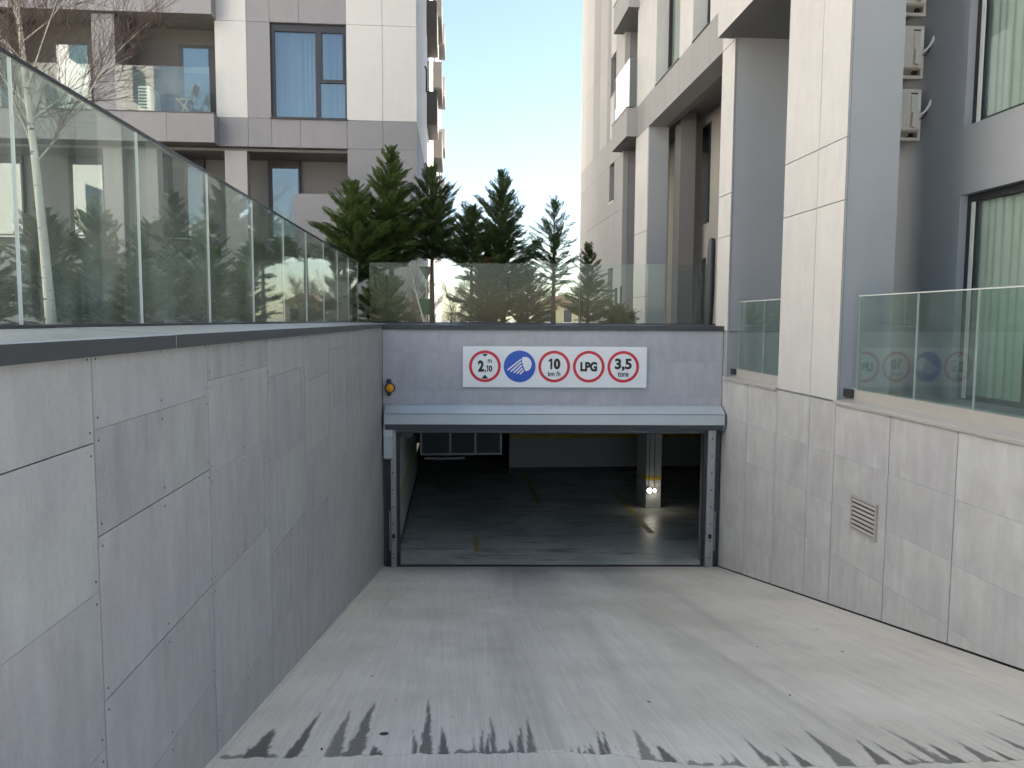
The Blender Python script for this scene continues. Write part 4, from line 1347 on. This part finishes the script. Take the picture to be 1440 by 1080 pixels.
def cypress_mesh(seed, H, R, nbr, z0=0.15, dens=1.0, spray=(0.26, 0.42), top_sparse=0.0, lean=(0, 0)):
    nbr = int(nbr * 1.7)
    rng = np.random.default_rng(seed)
    temps = [spray_template(rng) for _ in range(4)]
    VV, FF, off = [], [], 0
    stems = MB()

    def put(p, d, size, tw):
        nonlocal off
        d = d / np.linalg.norm(d)
        upv = np.array([0, 0, 1.0])
        x = np.cross(d, upv)
        if np.linalg.norm(x) < 1e-3:
            x = np.array([1.0, 0, 0])
        x /= np.linalg.norm(x)
        n = np.cross(x, d)
        c, s = math.cos(tw), math.sin(tw)
        x2, n2 = x * c + n * s, n * c - x * s
        V, F = temps[rng.integers(4)]
        P = p + size * (V[:, :1] * x2 + V[:, 1:2] * d + V[:, 2:3] * n2)
        VV.append(P)
        FF.append(F + off)
        off += len(V)
    lean = np.array([lean[0], lean[1]])
    for i in range(nbr):
        t = (i + rng.random()) / nbr
        h = z0 + (H - z0) * t ** 1.05 * 0.985
        env = R * (1 - t) ** 0.95 * (0.55 + 0.7 * rng.random()) * (0.55 + 0.45 * min(1, t / 0.18)) + 0.02
        az = i * 2.399 + rng.uniform(-.5, .5)
        el = math.radians(22 + 36 * t + rng.uniform(-10, 12))
        d = np.array([math.cos(az) * math.cos(el), math.sin(az) * math.cos(el), math.sin(el)])
        base = np.array([lean[0] * h / H, lean[1] * h / H, h])
        L = env / math.cos(el)
        L = min(L, env * 1.6 + 0.1)
        npt = max(3, int(L / 0.06 * dens))
        for k in range(npt):
            q = 0.12 + 0.88 * (k + rng.random()) / npt
            p = base + d * L * q + np.array([0, 0, -0.08 * q * q * L])
            ang = rng.uniform(-0.75, 0.75) * (1.1 - 0.5 * q)
            ca, sa = math.cos(ang), math.sin(ang)
            dd = np.array([d[0] * ca - d[1] * sa, d[0] * sa + d[1] * ca, d[2] + rng.uniform(-0.25, 0.35)])
            sz = rng.uniform(*spray) * (0.42 + 0.5 * (1 - t))
            put(p - dd * sz * 0.35, dd, sz, rng.uniform(-0.7, 0.7))
        e = base + d * L * 0.85
        stems.tube([tuple(base), tuple(e)], [0.008 + 0.006 * (1 - t), 0.003], 4, cap=False)
    for k in range(4):
        az = k * 2.4
        put(np.array([lean[0], lean[1], H - 0.30 + 0.04 * k]), np.array([0.16 * math.cos(az), 0.16 * math.sin(az), 1.0]), 0.20, az)
    V = np.concatenate(VV)
    F = np.concatenate(FF)
    me = bpy.data.meshes.new('crown')
    me.from_pydata(V.tolist(), [], F.tolist())
    tr = MB().tube([(0, 0, -0.1), (lean[0] * .3, lean[1] * .3, H * .3), (lean[0] * .95, lean[1] * .95, H * .95)], [0.03 + 0.012 * H, 0.02 + 0.008 * H, 0.004], 8)
    stems_me = MB()
    stems_me.v, stems_me.f, stems_me.m = tr.v + stems.v, tr.f + [tuple(i + len(tr.v) for i in f) for f in stems.f], tr.m + stems.m
    return me, stems_me


def cypress(loc, label, seed, H, R, nbr, mat='leaf', group=None, cat='tree', name='cypress_tree', shared=None, rot=0.0, sc=1.0, **kw):
    t = thing(name, loc, label, cat, group)
    if shared is None:
        me, st = cypress_mesh(seed, H, R, nbr, **kw)
        me.materials.append(M[mat])
        tme = st.build('trunk', M['trunk']).data
        bpy.data.objects.remove(bpy.data.objects[[o.name for o in bpy.data.objects if o.data == tme][0]])
    else:
        me, tme = shared
    for nm, dta in (('crown', me), ('trunk', tme)):
        o = bpy.data.objects.new(nm, dta)
        COL.objects.link(o)
        o.parent = t
        o.rotation_euler = (0, 0, rot)
        o.scale = (sc, sc, sc)
    return me, tme


G = 'cypresses behind the garage wall'
DB = -0.2
cypress((-1.98, 15.4, DB), 'bright green bushy cypress at the end of the glass, leftmost of the clump', 1, 2.85, 0.95, 74, 'leaf', G, z0=0.9)
cypress((-1.27, 15.7, DB), 'tallest green cypress of the clump, its tip in front of the white building corner', 2, 3.60, 0.85, 86, 'leaf', G, z0=1.25)
cypress((-0.47, 15.9, DB), 'dark pointed cypress just beside the tallest one, against building edge and sky', 3, 3.25, 0.80, 70, 'leaf_dark', G, z0=1.4)
cypress((0.33, 15.7, DB), 'low dark cypress filling the dip between two pointed ones', 4, 2.45, 0.75, 50, 'leaf_dark', G, z0=1.2)
cypress((0.97, 15.5, DB), 'dark cypress with a pale feathery twin tip, alone against the sky', 5, 3.12, 0.88, 74, 'leaf_dark', G, z0=0.75, lean=(-0.05, 0))
cypress((2.02, 15.8, DB), 'thin see-through young cypress against white sky beside the building', 6, 2.66, 0.70, 40, 'leaf_dark', G, z0=0.9, dens=0.62, spray=(0.24, 0.36))
cypress((2.75, 15.9, DB), 'small cypress in front of the far building edge and green gate', 8, 1.75, 0.52, 40, 'leaf', G, z0=0.15, dens=0.8)
cypress((0.62, 15.0, DB), 'round bronze green bush behind the glass above the headlamp symbol', 9, 1.35, 0.80, 60, 'leaf_brown', G, z0=0.02, cat='bush', name='cypress_bush', dens=0.8)
cypress((1.42, 15.1, DB), 'bronze green bush behind the glass above the 10 km/h symbol', 10, 1.15, 0.70, 46, 'leaf_brown', G, z0=0.02, cat='bush', name='cypress_bush', dens=0.8)

cypress((-1.35, 14.95, DB), 'low green bush behind the corner where both glass balustrades meet', 12, 0.95, 0.7, 50, 'leaf', G, z0=0.02, cat='bush', name='cypress_bush', dens=0.8)
cypress((3.35, 15.6, DB), 'low green bush behind the glass in front of the green gate', 13, 0.42, 0.4, 30, 'leaf', G, z0=0.02, cat='bush', name='cypress_bush', dens=0.8)

# young cypress hedge behind the long balustrade
var = []
rg = random.Random(5)
hx = [(-8.9, 9.9), (-8.2, 9.7), (-7.5, 9.8), (-6.85, 9.6), (-6.15, 9.7), (-5.5, 9.5), (-4.85, 9.6), (-4.2, 9.5), (-3.55, 9.4), (-3.0, 9.6), (-2.65, 10.4), (-2.75, 11.2), (-2.6, 12.0), (-2.8, 12.8), (-2.55, 13.6), (-2.95, 14.5)]
for i, (x, y) in enumerate(hx):
    lab = 'young cypress of the low hedge behind the long glass balustrade'
    sc = rg.uniform(0.88, 1.15)
    if i < 4:
        var.append(cypress((x, y, -0.17), lab, 30 + i, 1.25, 0.55, 46, 'leaf' if i % 2 else 'leaf_dark', 'young cypress hedge', cat='shrub', name='young_cypress', z0=0.05, dens=0.75, spray=(0.24, 0.40), sc=sc))
    else:
        cypress((x, y, -0.17), lab, 0, 1, 1, 1, 'leaf', 'young cypress hedge', cat='shrub', name='young_cypress', shared=var[i % 4], rot=rg.uniform(0, 6.28), sc=sc)


def bare_tree(seed, base, H, r0, lean, spread=1.0, levels=3, nmain=13, start=0.28, up=0.75, limb=0.36, bend=0.05):
    rng = random.Random(seed)
    trunk, twigs, limbs = MB(), MB(), MB()
    pts, n = [], 14
    for i in range(n + 1):
        t = i / n
        pts.append(Vector((lean[0] * t + bend * math.sin(t * 5 + seed) * t, lean[1] * t + 0.03 * math.sin(t * 7), H * t)))
    rad = [r0 * (1 - 0.93 * (i / n) ** 0.9) for i in range(n + 1)]
    trunk.tube([p + Vector(base) for p in pts], rad, 10)

    def grow(p, d, L, r, lv):
        k = 5 if lv else 4
        P, R_ = [p.copy()], [r]
        q = p.copy()
        dd = d.copy()
        for i in range(k):
            dd = (dd + Vector((rng.uniform(-.18, .18), rng.uniform(-.18, .18), rng.uniform(-.06, .16)))).normalized()
            q = q + dd * L / k
            P.append(q.copy())
            R_.append(max(r * (1 - 0.85 * (i + 1) / k), 0.0017))
        (limbs if lv >= levels - 1 else twigs).tube(P, R_, 5 if lv >= levels - 1 else 3, cap=False)
        if lv == 0:
            return
        for i in range(1, k + 1):
            for _ in range(3):
                a = Vector((rng.uniform(-1, 1), rng.uniform(-1, 1), rng.uniform(-.5, .9))).normalized()
                nd = ((P[i] - P[i - 1]).normalized() * 0.9 + a * 0.75).normalized()
                pos = P[i - 1].lerp(P[i], rng.random())
                grow(pos, nd, L * rng.uniform(0.38, 0.6), max(R_[i] * 0.6, 0.0022), lv - 1)
    for i in range(nmain):
        t = start + (0.96 - start) * (i + rng.random() * 0.6) / nmain
        j = min(int(t * n), n - 1)
        p = pts[j].lerp(pts[j + 1], t * n - j) + Vector(base)
        az = i * 2.4 + rng.uniform(-.4, .4)
        d = Vector((math.cos(az) * spread, math.sin(az) * spread, up + rng.uniform(-.2, .3))).normalized()
        grow(p, d, H * 0.34 * (1.15 - 0.6 * t) * rng.uniform(0.8, 1.2), r0 * (1 - 0.85 * t) * limb, levels - 1)
    return trunk, limbs, twigs


def plant_bare(name, label, cat, seed, base, H, r0, lean, group=None, barkm='bark', **kw):
    t = thing(name, base, label, cat, group)
    tr, li, tw = bare_tree(seed, base, H, r0, lean, **kw)
    tr.build('trunk', M[barkm], t, smooth=True)
    li.build('limbs', M[barkm], t, smooth=True)
    o = tw.build('crown', M['twig'], t)
    return t


plant_bare('birch_tree', 'bare white barked birch rising behind the long glass balustrade', 'tree', 11, (-3.76, 7.5, -0.17), 5.2, 0.05, (-0.36, 0.1), nmain=26, start=0.30, levels=3, up=1.0, limb=0.24, bend=0.015)
plant_bare('birch_sapling', 'slim leaning pale sapling without leaves seen through the glass by the triangular sign', 'tree', 23, (-0.62, 16.8, -0.2), 2.0, 0.028, (-0.55, 0.2), nmain=9, levels=2)
BG = 'bare shrubs beyond the planting bed'
for i, (x, y) in enumerate(((-0.9, 19.6), (-0.1, 20.2), (0.5, 20.6))):
    plant_bare('bare_shrub', 'leafless brown shrub beyond the planting bed behind the glass', 'shrub', 40 + i, (x, y, GZ), 2.5, 0.03, (0.1, 0), BG, 'twig', nmain=12, start=0.1, levels=3, up=1.2)
# bare street trees in front of the entrance (behind the photographer, mirrored in the windows)
for i, (x, y, h) in enumerate(((-9.5, -9, 9.0), (-4.5, -13, 10.0), (-14, -12, 10.5))):
    plant_bare('street_tree', 'tall bare street tree mirrored in the windows of the white apartment block', 'tree', 60 + i, (x, y, GZ), h, 0.12, (0.4, 0.2), 'bare street trees at the ramp entrance', 'twig', nmain=15, start=0.25, levels=3)

# ------------------------------------------------------------------ street things beyond
ts = thing('street_sign', (-0.68, 18.6, GZ), 'dark triangular sign pointing down over a square plate on a slim post', 'sign')
MB().tube([(-0.68, 18.6, GZ), (-0.68, 18.6, 1.25)], 0.018, 8).build('post', M['galv'], ts)
MB().prism([(-0.86, 1.27), (-0.50, 1.27), (-0.68, 0.95)], 'y', 18.56, 18.575).build('triangle_plate', M['darksteel'], ts)
slab('square_plate', -0.86, -0.50, 18.56, 18.575, 0.13, 0.50, M['greenmetal'], ts)
MB().lathe([(0.03, 0), (0.06, 0.06), (0.07, 0.18), (0.03, 0.30)], (-0.57, 18.55, 0.62), (0, 0, 1), 12).build('lantern', M['whiteplastic'], ts, smooth=True)

gg = thing('garden_gate', (3.8, 20.0, GZ), 'dark green metal gate with thin wire mesh at the far building', 'gate')
for x in (3.25, 4.20):
    slab('post', x - 0.035, x + 0.035, 19.97, 20.03, GZ, 0.86, M['greenmetal'], gg)
slab('post', 4.30, 4.36, 19.96, 20.02, GZ, 0.90, M['greenmetal'], gg)
slab('top_rail', 3.285, 4.165, 19.98, 20.02, 0.76, 0.82, M['greenmetal'], gg)
slab('bottom_rail', 3.285, 4.165, 19.98, 20.02, -1.5, -1.44, M['greenmetal'], gg)
wire = None
for k in range(17):
    x = 3.33 + 0.05 * k
    MB().tube([(x, 20, -1.45), (x, 20, 0.77)], 0.004, 4).build('wire', M['greenmetal'], gg)
for k in range(9):
    z = -1.3 + 0.22 * k
    MB().tube([(3.28, 20.004, z), (4.17, 20.004, z)], 0.004, 4).build('wire', M['greenmetal'], gg)

hs = thing('far_house', (9, 62, GZ), 'low ochre house far down the street seen through the glass', 'house')
slab('wall', 6.6, 9.6, 60, 66, GZ, 1.2, M['house'], hs)
MB().prism([(6.3, 1.2), (9.9, 1.2), (8.1, 2.0)], 'y', 59.7, 66.3).build('roof', M['rooftile'], hs)
for x in (7.0, 8.4):
    w_ = slab('window', x, x + 0.8, 59.96, 60, -0.2, 0.9, M['white2'], hs)
    slab('pane', x + 0.08, x + 0.72, 59.95, 59.96, -0.12, 0.82, M['frame'], w_)

pc = thing('parked_car', (2.4, 27, GZ), 'black parked car with only its roof showing over the planting bed edge', 'car')
CF = Matrix.Translation((2.6, 27, GZ))
body = [(-2.1, 0.35), (-2.15, 0.6), (-2.0, 0.85), (-1.2, 0.95), (1.3, 0.98), (2.0, 0.9), (2.1, 0.6), (2.05, 0.35)]
MB().prism(body, 'y', -0.85, 0.85).build('body', M['carpaint'], pc, CF, bevel=0.04)
MB().prism([(-1.25, 0.96), (-0.6, 1.46), (-0.3, 1.53), (0.6, 1.54), (0.95, 1.46), (1.55, 0.98)], 'y', -0.70, 0.70).build('cabin', M['carpaint'], pc, CF, bevel=0.05)
for s in (-1, 1):
    MB().prism([(-1.05, 1.0), (-0.5, 1.40), (0.1, 1.46), (0.1, 1.0)], 'y', s * 0.703, s * 0.712).build('side_window', M['frame'], pc, CF)
    MB().prism([(0.16, 1.0), (0.16, 1.46), (0.85, 1.40), (1.3, 1.02)], 'y', s * 0.703, s * 0.712).build('side_window', M['frame'], pc, CF)
    for x in (-1.35, 1.35):
        wv = MB().lathe([(0.33, 0), (0.33, 0.2), (0.24, 0.215)], CF @ Vector((x, s * 0.66, 0.33)), (0, s, 0), 20).build('wheel', M['tyre'], pc)
        MB().lathe([(0.21, 0.214), (0.19, 0.222)], CF @ Vector((x, s * 0.66, 0.33)), (0, s, 0), 16).build('rim', M['galv'], wv)

bpy.context.view_layer.update()
